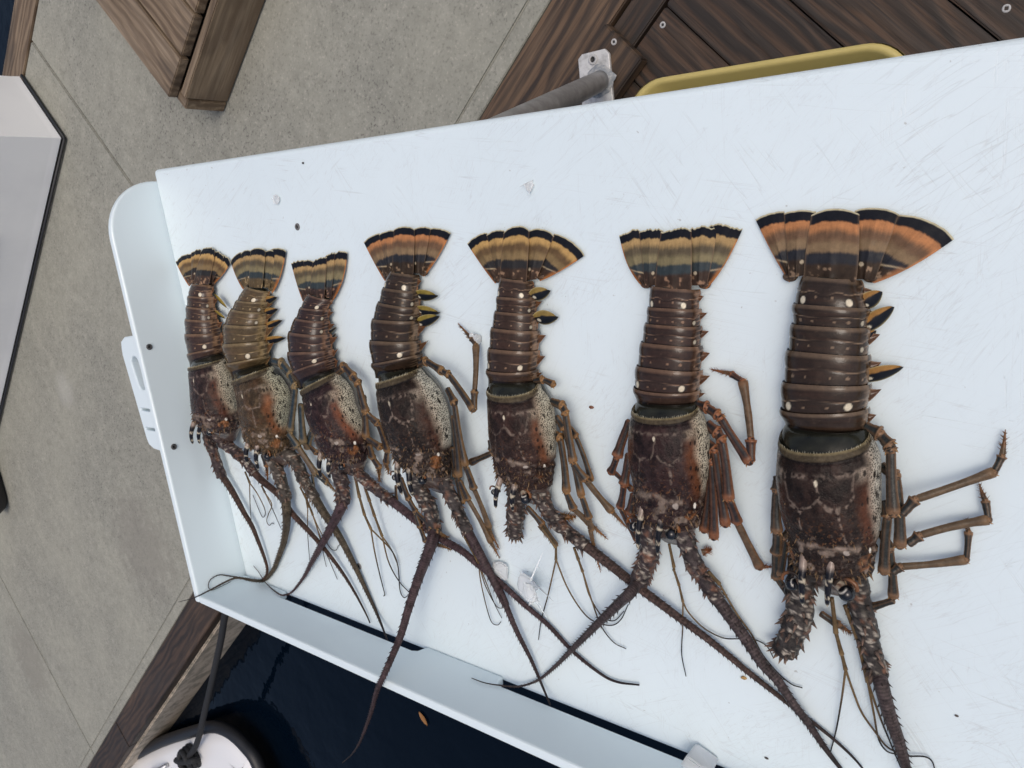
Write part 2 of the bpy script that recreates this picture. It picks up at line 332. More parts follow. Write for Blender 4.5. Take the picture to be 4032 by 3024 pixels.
# timber along both dock edges, butt-jointed
for p0, p1 in ((-12.5, -7.7), (-7.694, -4.624), (-4.616, -2.2), (-2.194, .9), (.906, 3.9)):
    dock_box('edge_timber', p0, p1, .002, .158, -.045, .004, MT['wet_wood'] if p1 < -2.0 else MT['beam_wood'])
for p0, p1 in ((-9.0, -4.2), (-4.194, 1.0)):
    dock_box('edge_timber', p0, p1, -2.20, -2.036, -.15, .004, MT['grey_wood'])
# finger pier: a runner board beside the dock timber and planks across it
pier = empty('pier_deck', D(.4, .9, 0)); PO = np.array(pier.location); tag(pier, kind='structure')
dock_box('runner_board', -1.0, 2.0, .166, .231, -.04, .001, MT['deck_wood'], pier, PO)
p = -.251
while p < 1.9:
    dock_box('plank', p - .1475 + .0015, p - .0015, .238, 2.3, -.04, random.Random(int(p * 1000)).uniform(-.001, .002), MT['deck_wood'], pier, PO, along='q'); p += .1475
p = -.251 - .1475
for k in range(5):
    dock_box('plank', p - .1475 + .0015, p - .0015, .238, 2.3, -.04, 0, MT['deck_wood'], pier, PO, along='q'); p -= .1475
def screw_mesh(mb, c, r, nrm=(0, 0, 1), up=(1, 0, 0), cross=True, dk=1.0):
    nrm = np.asarray(nrm, float); nrm /= np.linalg.norm(nrm); up = np.asarray(up, float); up -= nrm * (up @ nrm); up /= np.linalg.norm(up); sd = np.cross(nrm, up)
    ph = np.linspace(0, 2 * np.pi, 20, endpoint=False)
    prof = [(1.0, -.25, .35), (1.0, .05, .42), (.86, .20, .45), (.55, .22, .4), (.5, -.05, .02), (.0, -.08, .015)]
    G = np.array([[np.asarray(c) + r * (a * (np.cos(t) * up + np.sin(t) * sd) * (1 if k < 4 or not cross else (1 - .45 * np.cos(2 * t) ** 2)) + h * nrm) for t in ph] for k, (a, h, cc) in enumerate(prof)])
    C = np.array([[[cc * dk, cc * dk, cc * dk]] * 20 for a, h, cc in prof]); mb.grid(G, C, wrap=True, flip=False)
for v, x, y in (('C1', 1428, 198), ('C2', 2077, 66), ('F', 2350, 40)):
    c = at(*T(v, x, y), 0); mb = MB(); screw_mesh(mb, c + [0, 0, .001], .0065); fix_normals(mb.build('screw', MT['crumb'], pier, PO))

# low wooden step by the dock
st = empty('wooden_step', D(-1.1, -1.2, 0)); SO = np.array(st.location)
tag(st, 'low weathered wooden step of pale planks standing on the concrete dock', 'step')
dock_box('side_board', -1.318, -.55, -.866, -.836, .004, .150, MT['grey_wood'], st, SO)
dock_box('end_board', -1.357, -1.322, -1.75, -.838, .003, .138, MT['grey_wood'], st, SO, along='q')
for p0, p1 in ((-1.352, -1.215), (-1.207, -1.075), (-1.067, -.935), (-.927, -.795), (-.787, -.65)):
    dock_box('top_plank', p0, p1, -1.8, -.884, .140, .170, MT['grey_wood'], st, SO, along='q')
dock_box('inner_rail', -1.3, -.6, -.95, -.915, .004, .138, MT['wet_wood'], st, SO)

# white fibreglass dock box
db = empty('dock_box', D(-3.2, -1.9, 0)); BO = np.array(db.location)
tag(db, 'large white fibreglass dock box standing on the concrete at the left edge', 'dock box')
mb = MB(); pl = lambda ins, z: [D(-2.118 - ins, -2.03 + ins, z), D(-2.118 - ins, -1.642 - ins, z), D(-5.6, -1.642 - ins, z), D(-5.6, -2.03 + ins, z)]
rows = np.array([pl(i, z) for i, z in ((0, .02), (0.002, .05), (.012, .60), (.03, .62), (.2, .64))]); mb.grid(rows, wrap=True)
mb.F.append(tuple(mb.n - 4 + np.arange(4))); bevel(mb.build('body', MT['gelcoat'], db, BO, smooth=False), .018, 4, 25)
dock_box('base_skid', -5.5, -2.135, -2.02, -1.655, .002, .03, MT['rubber'], db, BO)
def foot_strip(p0, q0, p1, q1):  # thin black strip along the gap at the foot of the box
    mb = MB(); tube(mb, np.array([D(p0 + (p1 - p0) * t, q0 + (q1 - q0) * t, .012) for t in np.linspace(0, 1, 6)]), .006, 8, col=(.01, .01, .012)); mb.build('base_strip', MT['rubber'], db, BO)
foot_strip(-2.112, -2.03, -2.112, -1.632); foot_strip(-2.112, -1.632, -5.6, -1.632)
for p0, p1, z0, z1 in ((-3.45, -2.62, .22, .56), (-4.5, -3.6, .22, .56)):
    mb = MB(); q = -1.634; pts = [D(p0, q, z0), D(p1, q, z0), D(p1, q - .004, z1), D(p0, q - .004, z1)]; prism(mb, pts, (D(0, .008) - D(0, 0))); bevel(mb.build('raised_panel', MT['gelcoat'], db, BO, smooth=False), .006, 3)
mb = MB(); pts = [D(-2.122, -1.95, .22), D(-2.122, -1.74, .22), D(-2.126, -1.74, .56), D(-2.126, -1.95, .56)]; prism(mb, pts, (D(.008, 0) - D(0, 0))); bevel(mb.build('raised_panel', MT['gelcoat'], db, BO, smooth=False), .006, 3)

# dark rubber fender at the left edge of the frame
mb = MB(); c0 = at(-110, 1720, .07); c1 = at(-18, 2035, .07)
ts = np.linspace(0, 1, 14); P_ = c0 + (c1 - c0) * ts[:, None]; rr = .085 * np.sqrt(np.clip(1 - np.clip((ts - .72) / .28, 0, 1) ** 2.4, .02, 1))
tube(mb, P_, rr, 18); fo = mb.build('dock_fender', MT['rubber'], None, c0, loc=True)
tag(fo, 'black rounded rubber fender lying on the concrete at the far left', 'fender')

# ------------------------------------------------------------------ cleaning table
TL = at(600, 668, ZT); BL = at(963, 2261, ZT); YF = BL[1]; YB = TL[1]
XR = 0.55; WH = .083; TH = .012
tb = empty('cleaning_table', (-.3, -.25, 0)); TO = np.array(tb.location)
tag(tb, 'white plastic fish cleaning table with scratched top and raised edges', 'table')
mb = MB(); brd = [TL + [.0, 0, 0], [BL[0], YF, ZT], [BL[0], YF - .009, ZT], [XR, YF - .009, ZT], [XR, YB, ZT]]
prism(mb, [[q[0], q[1], ZT - .022] for q in brd], (0, 0, .022)); bevel(mb.build('board', MT['board'], tb, TO, smooth=False), .007, 4)
# end wall with one rounded upper corner
s0v = at(609, 712, ZT); dl = (BL - TL)[:2]; LL = np.linalg.norm(dl); dl = np.append(dl / LL, 0); nl = np.array([dl[1], -dl[0], 0]); nl = nl if nl[0] < 0 else -nl
s0 = float((s0v - TL) @ dl); mb = MB(); prof = [(s0, -.022)]
for a in np.linspace(0, np.pi / 2, 14): prof.append((s0 + WH * (1 - math.cos(a)), .002 + (WH - .002) * math.sin(a)))
se = LL + TH / abs(dl[1]); prof += [(se, WH), (se, -.022)]
prism(mb, [TL + dl * s + np.array([0, 0, z]) + nl * .0006 for s, z in prof], nl * TH); bevel(mb.build('end_wall', MT['plastic'], tb, TO, smooth=False), .0035, 3)
# front wall with two drain slots along its foot
def wx(px, py): return at_y(px, py, YF)[0]
x0, x1 = wx(1097, 2343), wx(1668, 2556); x2 = wx(1962, 2680); SH = .017
prof = [(BL[0] + .0006, 0), (x0, 0), (x0 + .004, SH)] + [(x1 - .012, SH), (x1 - .005, SH * .8), (x1, .0)] + [(x2, 0), (x2 + .001, SH * .6), (x2 + .005, SH), (XR - .15, SH), (XR - .14, 0), (XR, 0), (XR, WH), (BL[0] + .0006, WH)]
mb = MB(); prism(mb, [[x, YF, ZT + z + (.0005 if z == 0 else 0)] for x, z in prof], (0, -TH, 0)); bevel(mb.build('front_wall', MT['plastic'], tb, TO, smooth=False), .0025, 2)
# knife rack on the outer side of the end wall
zr = ZT + .045
out = [at(*q, zr) for q in TP('B6 735,645 716,672 718,705 725,750 800,1010 866,1240 885,1285 910,1308 945,1320')]
wall_o = lambda q: TL + dl * float((q - TL) @ dl) + nl * (TH + .0008)
poly = out + [np.array([*wall_o(out[-1])[:2], zr]), np.array([*wall_o(out[0])[:2], zr])]
mb = MB(); prism(mb, [q - [0, 0, .022] for q in poly], (0, 0, .022)); rack = mb.build('knife_rack', MT['plastic'], tb, TO, smooth=False)
def cutter(spec, wd, depth):
    a, b = [at(*q, zr) for q in TP(spec)]; d = (b - a); d /= np.linalg.norm(d); n = np.array([-d[1], d[0], 0]) * wd
    pts = [a + n * math.cos(t) - d * wd * math.sin(t) for t in np.linspace(0, math.pi, 9)] + [b - n * math.cos(t) + d * wd * math.sin(t) for t in np.linspace(0, math.pi, 9)]
    m_ = MB(); prism(m_, [q - [0, 0, depth] for q in pts], (0, 0, depth + .01)); return m_.build('cutter', MT['plastic'], tb, TO, smooth=False)
cuts = [cutter('B6 800,800 840,920', .011, .03), cutter('B6 838,1073 884,1081', .0022, .03), cutter('B6 868,1189 914,1197', .0022, .03)]
fix_normals(rack); bpy.context.view_layer.update()
for c in cuts:
    fix_normals(c); m = rack.modifiers.new('cut', 'BOOLEAN'); m.object = c; m.operation = 'DIFFERENCE'; m.solver = 'EXACT'
bpy.context.view_layer.update(); dg = bpy.context.evaluated_depsgraph_get(); me2 = bpy.data.meshes.new_from_object(rack.evaluated_get(dg))
rack.modifiers.clear(); rack.data = me2; me2.name = 'knife_rack'
for c in cuts: bpy.data.objects.remove(c, do_unlink=True)
m = rack.modifiers.new('bevel', 'BEVEL'); m.width = .0025; m.segments = 2; m.limit_method = 'ANGLE'; m.angle_limit = math.radians(50)
def hit_end(px, py):
    d = ray(px, py); t = ((TL - CAM) @ nl) / (d @ nl); return CAM + d * t
for px, py in (TP('B6 887,703')[0], TP('B6 1033,1296')[0]):
    c = hit_end(px, py) - nl * .0003; mb = MB(); screw_mesh(mb, c, .0045, -nl, dl, dk=.15); fix_normals(mb.build('screw', MT['crumb'], tb, TO))
for px, py in ((1172, 893), TP('B4 243,338')[0]):
    mb = MB(); screw_mesh(mb, at(px, py, ZT) + [0, 0, .0006], .0045, dk=.3); fix_normals(mb.build('screw', MT['crumb'], tb, TO))
# angled pipe brace with its foot plate, bolted to a wood block on the dock
zp = .043; pc = at(*T('C1', 935, 640), zp); mid = at(*T('C1', 440, 880), .40); dv = mid - pc; endp = pc + dv * ((ZT - .03 - zp) / dv[2])
P_ = np.array([pc + (endp - pc) * t for t in np.linspace(-.004, 1, 24)]); mb = MB(); tube(mb, P_, .0215, 20); mb.build('brace_pipe', MT['pipe'], tb, TO)
pts = [at(*q, zp) for q in TP('C1 965,385 1000,420 1030,778 1045,950 830,1010 800,990 755,470 785,430')]
mb = MB(); prism(mb, [q - [0, 0, .008] for q in pts], (0, 0, .008)); fp = mb.build('foot_plate', MT['galvanised'], tb, TO, smooth=False); bevel(fp, .0015, 2)
mb = MB(); rng = random.Random(3)
G = []
for rad, h in ((.033, .0005), (.029, .004), (.024, .007), (.018, .009)):
    G.append([pc + np.array([math.cos(a) * rad * (1 + .12 * math.sin(5 * a + 1) + .07 * math.sin(11 * a)), math.sin(a) * rad * (1 + .1 * math.cos(3 * a)), h]) for a in np.linspace(0, 2 * math.pi, 40, endpoint=False)])
mb.grid(np.array(G), wrap=True); mb.build('weld_bead', MT['weld'], tb, TO)
mb = MB(); screw_mesh(mb, at(*T('C1', 876, 472), zp) + [0, 0, .001], .011, cross=False); fix_normals(mb.build('bolt', MT['crumb'], tb, TO))
for x, y in ((-1.0, -.5), (.45, -.5), (.45, .03)):            # legs under the board, out of view
    mb = MB(); tube(mb, np.array([[x, y, z] for z in np.linspace(ZW - .2 if y < -.3 else .0, ZT - .03, 12)]), .02, 12); mb.build('leg', MT['pipe'], tb, TO)

wb = box('wood_block', D(-.415, .222, .0195), (.135, .118, .031), R45, MT['beam_wood'])
tag(wb, 'small square wood block under the white metal foot plate', 'wood block')
mb = MB(); screw_mesh(mb, at(*T('C1', 1040, 332), .036), .0065); wl = np.array(wb.location); so2 = mb.build('screw', MT['crumb'], None, (0, 0, 0)); fix_normals(so2)
so2.parent = wb; bpy.context.view_layer.update(); so2.matrix_parent_inverse = wb.matrix_world.inverted()

# yellow tub behind the table
yt = empty('yellow_tub', (-.45, .02, 0)); YO = np.array(yt.location); tag(yt, 'yellow plastic tub standing on the planks behind the white table', 'tub')
def rrect(cx, cy, hx, hy, r, z, n=10):
    o = []
    for k, (sx, sy) in enumerate(((1, 1), (-1, 1), (-1, -1), (1, -1))):
        for t in np.linspace(k * math.pi / 2, (k + 1) * math.pi / 2, n): o.append([cx + sx * (hx - r) + r * math.cos(t), cy + sy * (hy - r) + r * math.sin(t), z])
    return o
prof = [(0.0, .30), (.0015, .303), (.005, .3045), (.009, .303), (.011, .298), (.030, .262), (.055, .05), (.075, .022), (.15, .018)]
cx, cy, hx, hy = -.447, .045, .2215, .156
mb = MB(); G = np.array([rrect(cx, cy, hx - i, hy - i, max(.065 - i * .5, .02), z) for i, z in prof]); mb.grid(G, wrap=True); mb.F.append(tuple(mb.n - G.shape[1] + np.arange(G.shape[1])))
mb.build('inner_shell', MT['yellow_plastic'], yt, YO)
mb = MB(); G = np.array([rrect(cx, cy, hx - i, hy - i, .06, z) for i, z in ((0.0, .2985), (.0, .285), (.006, .284), (.012, .27), (.04, .012), (.06, .002))]); mb.grid(G, wrap=True, flip=True); mb.F.append(tuple(mb.n - G.shape[1] + np.arange(G.shape[1])))
mb.build('outer_shell', MT['yellow_plastic'], yt, YO)

# ------------------------------------------------------------------ moored boat bow, its rope, a floating leaf
zb = -.15
bo = empty('moored_boat', D(-4.9, .5, ZW)); BTO = np.array(bo.location); tag(bo, 'white boat bow with black rubber rail moored beside the dock', 'boat')
rail = [at(*q, zb) for q in TP('B7 230,1460 500,1310 740,1228 850,1203 950,1232 1050,1320 1140,1460')]
d0 = rail[0] - rail[1]; d0 /= np.linalg.norm(d0); d1 = rail[-1] - rail[-2]; d1 /= np.linalg.norm(d1); dn = D(-1, 0) - D(0, 0)
rail = [rail[0] + (d0 * .5 + dn * .5) * 2.2] + [rail[0] + d0 * .7] + rail + [rail[-1] + d1 * .3 + dn * .2, rail[-1] + d1 * .5 + dn * 1.2, rail[-1] + d1 * .55 + dn * 2.6]
RC = cr(np.array(rail), 90); cen = RC.mean(0)
def ring(ins, z):
    t = np.gradient(RC, axis=0); t[:, 2] = 0; t /= np.linalg.norm(t, axis=1)[:, None]; nrm = np.stack([-t[:, 1], t[:, 0], 0 * t[:, 0]], 1)
    s = np.sign(((at(*T('B7', 700, 1440), zb) - RC) * nrm)[40:60].sum()); q = RC + nrm * s * ins; q[:, 2] = z; return q
mb = MB(); tube(mb, RC, .030, 14); mb.build('rub_rail', MT['rubber'], bo, BTO)
mb = MB(); hc_ = RC[30:60].mean(0) + dn * .5; hull = lambda k_, z_: np.column_stack([(RC + (hc_ - RC) * k_)[:, :2], np.full(90, z_)]); mb.grid(np.array([hull(.06, zb - .02), hull(.2, zb - .07), hull(.3, ZW - .03), hull(.42, ZW - .3)])); mb.build('hull', MT['boat_white'], bo, BTO)
mb = MB(); r_ = [ring(.03, zb + .005), ring(.05, zb + .022), ring(.075, zb + .03), ring(.14, zb + .036)]; mb.grid(np.array(r_)); mb.F.append(tuple(mb.n - 90 + np.arange(90))); mb.build('deck', MT['boat_white'], bo, BTO)
cc = at(*T('B7', 700, 1400), zb + .06); mb = MB()
for k in range(3):
    a = np.linspace(0, 2 * np.pi, 30); tube(mb, np.stack([cc[0] + (.062 - .008 * k) * np.cos(a), cc[1] + (.05) * np.sin(a), cc[2] - .02 + .022 * k + .006 * np.sin(2 * a)], 1), .014, 8)
tube(mb, np.array([cc + (D(t, t * .4) - D(0, 0)) + [0, 0, .02 + .01 * math.cos(t * 20)] for t in np.linspace(-.1, .1, 10)]), .016, 8); mb.build('cleat', MT['rope'], bo, BTO)
mb = MB(); a0, a1 = at(*T('B7', 470, 1478), zb + .04), at(*T('B7', 570, 1440), zb + .04); ts = np.linspace(0, 1, 14)
tube(mb, a0 + (a1 - a0) * ts[:, None] + np.array([0, 0, 1]) * (.06 * np.sin(ts * np.pi))[:, None], .012, 10); mb.build('grab_rail', MT['steel'], bo, BTO)
rp = [at(*T('B7', 955, 420), .02), at(*T('B7', 925, 515), .02), at(*T('B7', 905, 640), .0), at(*T('B7', 878, 770), -.02), at(*T('B7', 835, 960), -.04), at(*T('B7', 790, 1150), -.06), at(*T('B7', 765, 1260), -.075), at(*T('B7', 735, 1340), -.08), cc + [0, 0, .02]]
mb = MB(); Q = cr(rp, 60); tube(mb, Q, .0145, 10); ro = mb.build('mooring_rope', MT['rope'], None, rp[0], loc=True); tag(ro, 'black mooring rope running from the dock edge to the boat bow', 'rope')
c = at(*T('B7', 2162, 1150), ZW + .003); d = at(*T('B7', 2190, 1185), ZW + .003) - at(*T('B7', 2135, 1095), ZW + .003); ln = np.linalg.norm(d); d /= ln; sdv = np.array([-d[1], d[0], 0])
mb = MB(); u = np.linspace(0, 1, 12)[:, None]; v = np.linspace(-1, 1, 5)[None]; W_ = np.sin(np.pi * u) ** .8 * ln * .2
mb.grid(c + d * ((u - .5) * ln)[..., None] * np.ones_like(v)[..., None] + sdv * (W_ * v)[..., None] + np.array([0, 0, 1]) * (.004 * v ** 2 * np.ones_like(u))[..., None])
tag(mb.build('floating_leaf', MT['leaf'], None, c, loc=True), 'brown fallen leaf floating on the dark water', 'leaf')
# ------------------------------------------------------------------ spiny lobsters
def on_table(px, py, z, r=.002):
    """point at height z over the board, kept inside (or on top of) the raised edges"""
    w_ = at(px, py, ZT + z); top = ZT + WH + r + .001
    if w_[1] < YF + r + .001 and w_[2] < top:
        h = at_y(px, py, YF + r + .0012); w_ = h if h[2] <= top - r else at(px, py, top)
    if w_[1] > YF - .004 and (w_ - TL) @ nl > -r - .001 and w_[2] < top:
        d = ray(px, py); t = ((TL - CAM) @ nl - r - .0012) / (d @ nl); h = CAM + d * t
        w_ = h if h[2] <= top - r else at(px, py, top)
    return w_
def fit(Lp, Rp, kb, kc, te, zb):
    a = .03; zL = ZT + a * (kb + kc)
    for _ in range(14):
        zR = ZT + zb + a * (kc + kb * math.cos(te)); PR = at(*Rp, zR); PL = at(*Lp, zL); v = (PR - PL)[:2]; Dl = np.linalg.norm(v); lat = np.append(v / Dl, 0)
        vd = CAM - (PL + PR) / 2; t = float(vd @ lat) / vd[2]
        th = -math.atan2(1.0, kb * t) if t > 1e-3 else -te
        th = max(th, -te); zL = ZT + zb + a * (kc + kb * math.cos(th)); a = .5 * a + .5 * Dl / (math.sin(te) - math.sin(th))
    return PL - lat * a * math.sin(th), lat, a
class Spine:
    def __init__(s, pairs, kb, kc, te, zb):
        st = [fit(pairs[2 * i], pairs[2 * i + 1], kb, kc, te, zb) for i in range(len(pairs) // 2)]
        A = np.array([[c[0], c[1], l[0], l[1], a] for c, l, a in st]); s.raw = A; s.n = len(A)
        s.P = np.vstack([2 * A[0] - A[1], A, 2 * A[-1] - A[-2]]); s.kb, s.kc, s.te, s.zb = kb, kc, te, zb
    def q(s, t): return cr_at(s.P, np.asarray(t, float))
    def surf(s, t, th, rf=1.0, p=1.0, kbs=1.0, kcs=1.0, lift=0.0):
        A = s.q(t); a = A[..., 4] * rf; lt = A[..., 2:4]; lt = lt / np.linalg.norm(lt, axis=-1)[..., None]
        sn, cs = np.sin(th), np.cos(th); X = np.sign(sn) * np.abs(sn) ** p; Zc = np.sign(cs) * np.abs(cs) ** p
        xy = A[..., 0:2] + lt * (a * X)[..., None]; z = ZT + s.zb + lift + A[..., 4] * (s.kc * kcs + s.kb * kbs * Zc * rf)
        return np.concatenate([xy, np.maximum(z, ZT + .0012)[..., None]], -1)
CREAM = np.array([.60, .53, .40])
def spotmask(U, Vv, u, v, ru, rv): return 1 - ss(.75, 1.05, np.sqrt(((U - u) / ru) ** 2 + ((Vv - v) / rv) ** 2))
def polymask(U, Vv, pts, wdt):
    m = np.zeros_like(U)
    for (a, b), (c, d) in zip(pts[:-1], pts[1:]):
        t = np.clip(((U - a) * (c - a) + (Vv - b) * (d - b)) / ((c - a) ** 2 + (d - b) ** 2 + 1e-9), 0, 1)
        m = np.maximum(m, 1 - ss(.4, 1.1, np.hypot(U - a - t * (c - a), Vv - b - t * (d - b)) / wdt))
    return m

def lobster(S):
    rg = np.random.RandomState(S['seed']); sd_ = S['seed']
    base = np.array(S['base']) * np.array([.84, .70, .58]); tan = np.array(S.get('tan', (.17, .105, .055))); org_ = np.array(S.get('orange', (.30, .115, .035)))
    ab = Spine(TP(S['abd']), .74, .36, math.radians(100), .003); ca = Spine(TP(S['car']), .78, .52, math.radians(104), .006)
    hC = float(ca.raw[:, 4].max()) * 1.30; nA, nC = ab.n - 1, ca.n - 1
    ORG = np.array([ca.raw[0, 0], ca.raw[0, 1], ZT]); root = empty('spiny_lobster', ORG)
    tag(root, S['label'], 'lobster', 'spiny lobsters laid out on the white table')
    B = lambda mb, nm, m, par=root: mb.build(nm, MT[m], par, ORG)
    # -- continuous body under the plates
    allst = np.vstack([ab.raw, ca.raw]); AA = allst.copy(); AA[:ab.n, 4] *= .92; AA[ab.n:, 4] *= .90; AA[ab.n, 4] *= 1.09; AA[ab.n + 1, 4] *= 1.07; AA[ab.n - 1, 4] *= 1.03; AA[0, 4] *= .72; AA[1, 4] *= .95
    fw = AA[-1, :2] - AA[-2, :2]; fw /= np.linalg.norm(fw); ext = float(ca.raw[-1, 4])
    tip = [np.concatenate([AA[-1, :2] + fw * ext * k, AA[-1, 2:4], [AA[-1, 4] * s]]) for k, s in ((.3, .9), (.65, .74), (.95, .4))]
    AA = np.vstack([AA, tip]); PP = np.vstack([2 * AA[0] - AA[1], AA, 2 * AA[-1] - AA[-2]])
    t = np.linspace(0, len(AA) - 1, 150); A = cr_at(PP, t); th = np.linspace(-np.pi, np.pi, 40, endpoint=False)
    wC = ss(ab.n - 1.0, ab.n + .5, t); kb = (.74 + .04 * wC)[:, None]; kc = (.36 + .16 * wC)[:, None] - .12 * ss(len(AA) - 4, len(AA) - 1, t)[:, None]
    kb = kb * (1 - .55 * ss(len(AA) - 4.5, len(AA) - 1, t)[:, None])
    lt = A[:, 2:4] / np.linalg.norm(A[:, 2:4], axis=1)[:, None]
    G = np.zeros((150, 40, 3)); G[..., :2] = A[:, None, :2] + lt[:, None] * (A[:, 4][:, None] * np.sin(th)[None])[..., None]
    G[..., 2] = np.maximum(ZT + .004 + A[:, 4][:, None] * (kc + kb * np.cos(th)[None]), ZT + .0015)
    Tt = t[:, None] * np.ones((1, 40)); n1 = fbm((G - ORG) * 160, sd_)
    C = mixc(np.array([.0155, .0155, .0105]) * (.2 + 1.6 * n1)[..., None], np.array([.075, .052, .044]) * (.35 + 1.3 * n1)[..., None], ss(ab.n + .8, ab.n + 1.6, Tt))
    C = mixc(C, np.array([.20, .17, .13]), ss(.62, .72, n1) * ss(ab.n + 1, ab.n + 2, Tt) * .7)
    C = mixc(C, np.array([.26, .225, .17]) * (.3 + 1.2 * n1)[..., None], ss(.55, .75, np.abs(th / np.pi))[None] * ss(ab.n - .3, ab.n + .3, Tt) * .8)
    mb = MB(); mb.grid(G, C, wrap=True, flip=True); mb.F.append(tuple(range(40))); mb.F.append(tuple(149 * 40 + np.arange(40))[::-1]); B(mb, 'body', 'shell')
    # -- six tail plates, rear to front
    for k in range(nA):
        nu, nv = 90, 30; u = np.linspace(-1, 1, nu)[None]; v = np.linspace(-.04, 1.16 if k < 5 else 1.5, nv)[:, None]; U = u * np.ones_like(v); Vv = v * np.ones_like(u)
        te = ab.te * (1.0 if k else .92); lipw = 1.045 - (.075 if k < 5 else .03) * ss(0, 1.0, Vv) - .02 * (1 - ss(-.04, .06, Vv))
        vg = .50 + .035 * np.cos(U * 7 + k) * (np.abs(U) < .7) + (.05 * np.cos(U * 14) if k == 0 else 0)
        if k == 5: vg = vg + 5
        rf = lipw - .016 * np.exp(-((Vv - vg) / .035) ** 2) + .012 * np.exp(-((Vv - .25) / .2) ** 2) + .008 * np.exp(-((Vv - .75) / .2) ** 2)
        tt = np.clip(k + Vv + .05 * (1 - np.cos(U * 3)) * (k < 5), 0, nA + .5); Gs = ab.surf(tt, U * te, rf, .93)
        if k == 0: Gs[..., 2] -= .004 * (1 - ss(0, .7, Vv))
        Gs[..., 2] = np.maximum(Gs[..., 2], ZT + .0015)
        n1 = fbm((Gs - ORG) * 130, sd_ + 3); n2 = fbm((Gs - ORG) * 420, sd_ + 9, 2); n3 = fbm(np.stack([U * 3, Vv * 9, 0 * U + k], -1), sd_ + 5)
        C = base * .95 * (.75 + .5 * n1)[..., None]; C = mixc(C, base * np.array([1.8, 1.25, 1.1]), ss(.45, .75, n3) * .22)
        C = mixc(C, tan * .9, (1 - ss(.05, .17, Vv)) * (.55 + .3 * n1)); C = mixc(C, base * .25, np.exp(-((Vv - .19) / .02) ** 2) * .6)
        C = mixc(C, tan * 1.7, np.exp(-((Vv - vg) / .018) ** 2) * ss(.0, .35, np.abs(U)) * .85); C = mixc(C, base * .3, np.exp(-((Vv - vg - .045) / .02) ** 2) * .6)
        fl = ss(.62, .82, np.abs(U)); C = mixc(C, mixc(base * 1.0, tan * 1.3, ss(.42, .62, n1)), fl * .9)
        C = mixc(C, tan * 1.9, fl * np.exp(-((((Vv + .25 * np.abs(U)) * 4) % 1 - .5) / .10) ** 2) * .75); C = mixc(C, org_, ss(.88, .98, np.abs(U)) * .6 * (n1 > .45))
        C = mixc(C, base * .12, ss(.86, .99, Vv) * .85); C = mixc(C, tan * 1.3, ss(.72, .78, n2) * .12)
        L_ = np.linalg.norm(ab.q(min(k + 1, nA))[:2] - ab.q(k)[:2]); W_ = float(ab.q(k + .5)[4]) * 1.55; sc = float(ab.raw[:, 4].mean()) / .034
        big, mid_, sm = .0040 * sc, .0022 * sc, .0013 * sc; spots = []
        if k == 0: spots = [(s * .44, .78, big * .95) for s in (-1, 1)] + [(s * .15, .66, sm) for s in (-1, 1)]
        elif k == 4: spots = [(s * .43, .70, big * 1.1) for s in (-1, 1)] + [(s * .13, .73, sm * 1.2) for s in (-1, 1)]
        elif k in (1, 2, 3): spots = [(s * .68, .76, mid_ * (1.15 if k < 3 else .8)) for s in (-1, 1)] + [(s * .38, .72, sm * (1.5 if k != 2 else 1)) for s in (-1, 1)] + [(s * .15, .73, sm) for s in (-1, 1)]
        for (su, sv, sr) in spots:
            su += rg.uniform(-.02, .02); m_ = spotmask(U, Vv, su, sv, sr / W_ * (.9 if sr > sm * 2 else 1), sr / L_)
            C = mixc(C, base * .3, spotmask(U, Vv, su, sv, sr * 1.4 / W_, sr * 1.35 / L_) * .7); C = mixc(C, CREAM if sr > mid_ * 1.4 else (CREAM * .6 if sr > sm * 1.6 else tan * 1.5), m_ * (1 if sr > sm * 1.6 else .8))
        mb = MB(); mb.grid(Gs, C, flip=True); seg = B(mb, 'tail_segment', 'shell')
        # side spines
        if k < 6:
            for s in (-1, 1):
                j = nu - 3 if s > 0 else 2; i0, i1 = int(nv * .10), int(nv * .74); a_ = Gs[i0, j]; b_ = Gs[i1, j]; c0 = (a_ + b_) / 2
                back = ab.q(max(k - .3, 0))[:2] - ab.q(k + .6)[:2]; back = np.append(back / np.linalg.norm(back), 0); lt2 = ab.q(k + .5)[2:4]; lt2 = np.append(lt2 / np.linalg.norm(lt2), 0) * s
                ln = float(ab.q(k + .5)[4]) * (.26 if k not in (0, 5) else .18) * rg.uniform(.85, 1.15) * (1 if s > 0 else .3); tipp = c0 + lt2 * ln + back * ln * .75; tipp[2] = max(c0[2] - ln * .25, ZT + .002)
                ts = np.linspace(0, 1, 9)[:, None]; vv = np.linspace(-1, 1, 7)[None]; ctr = (c0 - lt2 * .006) * (1 - ts) + tipp * ts + back * (-.18 * ln * np.sin(ts * np.pi))
                wd = np.linalg.norm(a_ - b_) * .5 * (1 - ts) ** .9
                Gp = ctr[:, None] + back * (wd * vv)[..., None] + np.array([0, 0, 1]) * (.0035 * (1 - vv ** 2) * (1 - ts * .8))[..., None]
                Cp = mixc(base * 1.2, org_ * .35, ts * np.ones_like(vv)); Cp = mixc(Cp, base * .5, np.exp(-(vv / .35) ** 2) * (1 - ts)); n4 = fbm((Gp - ORG) * 300, 4); Cp = Cp * (.6 + .8 * n4)[..., None]
                Cp = mixc(Cp, tan * 2.4, ss(.75, 1, np.abs(vv)) * np.ones_like(ts) * .6)
                mb = MB(); mb.grid(Gp, Cp); lo = Gp.copy(); lo[..., 2] -= .002 * (1 - vv ** 2) * np.ones_like(ts); mb.grid(lo, Cp, flip=True); B(mb, 'side_spine', 'shell', seg)
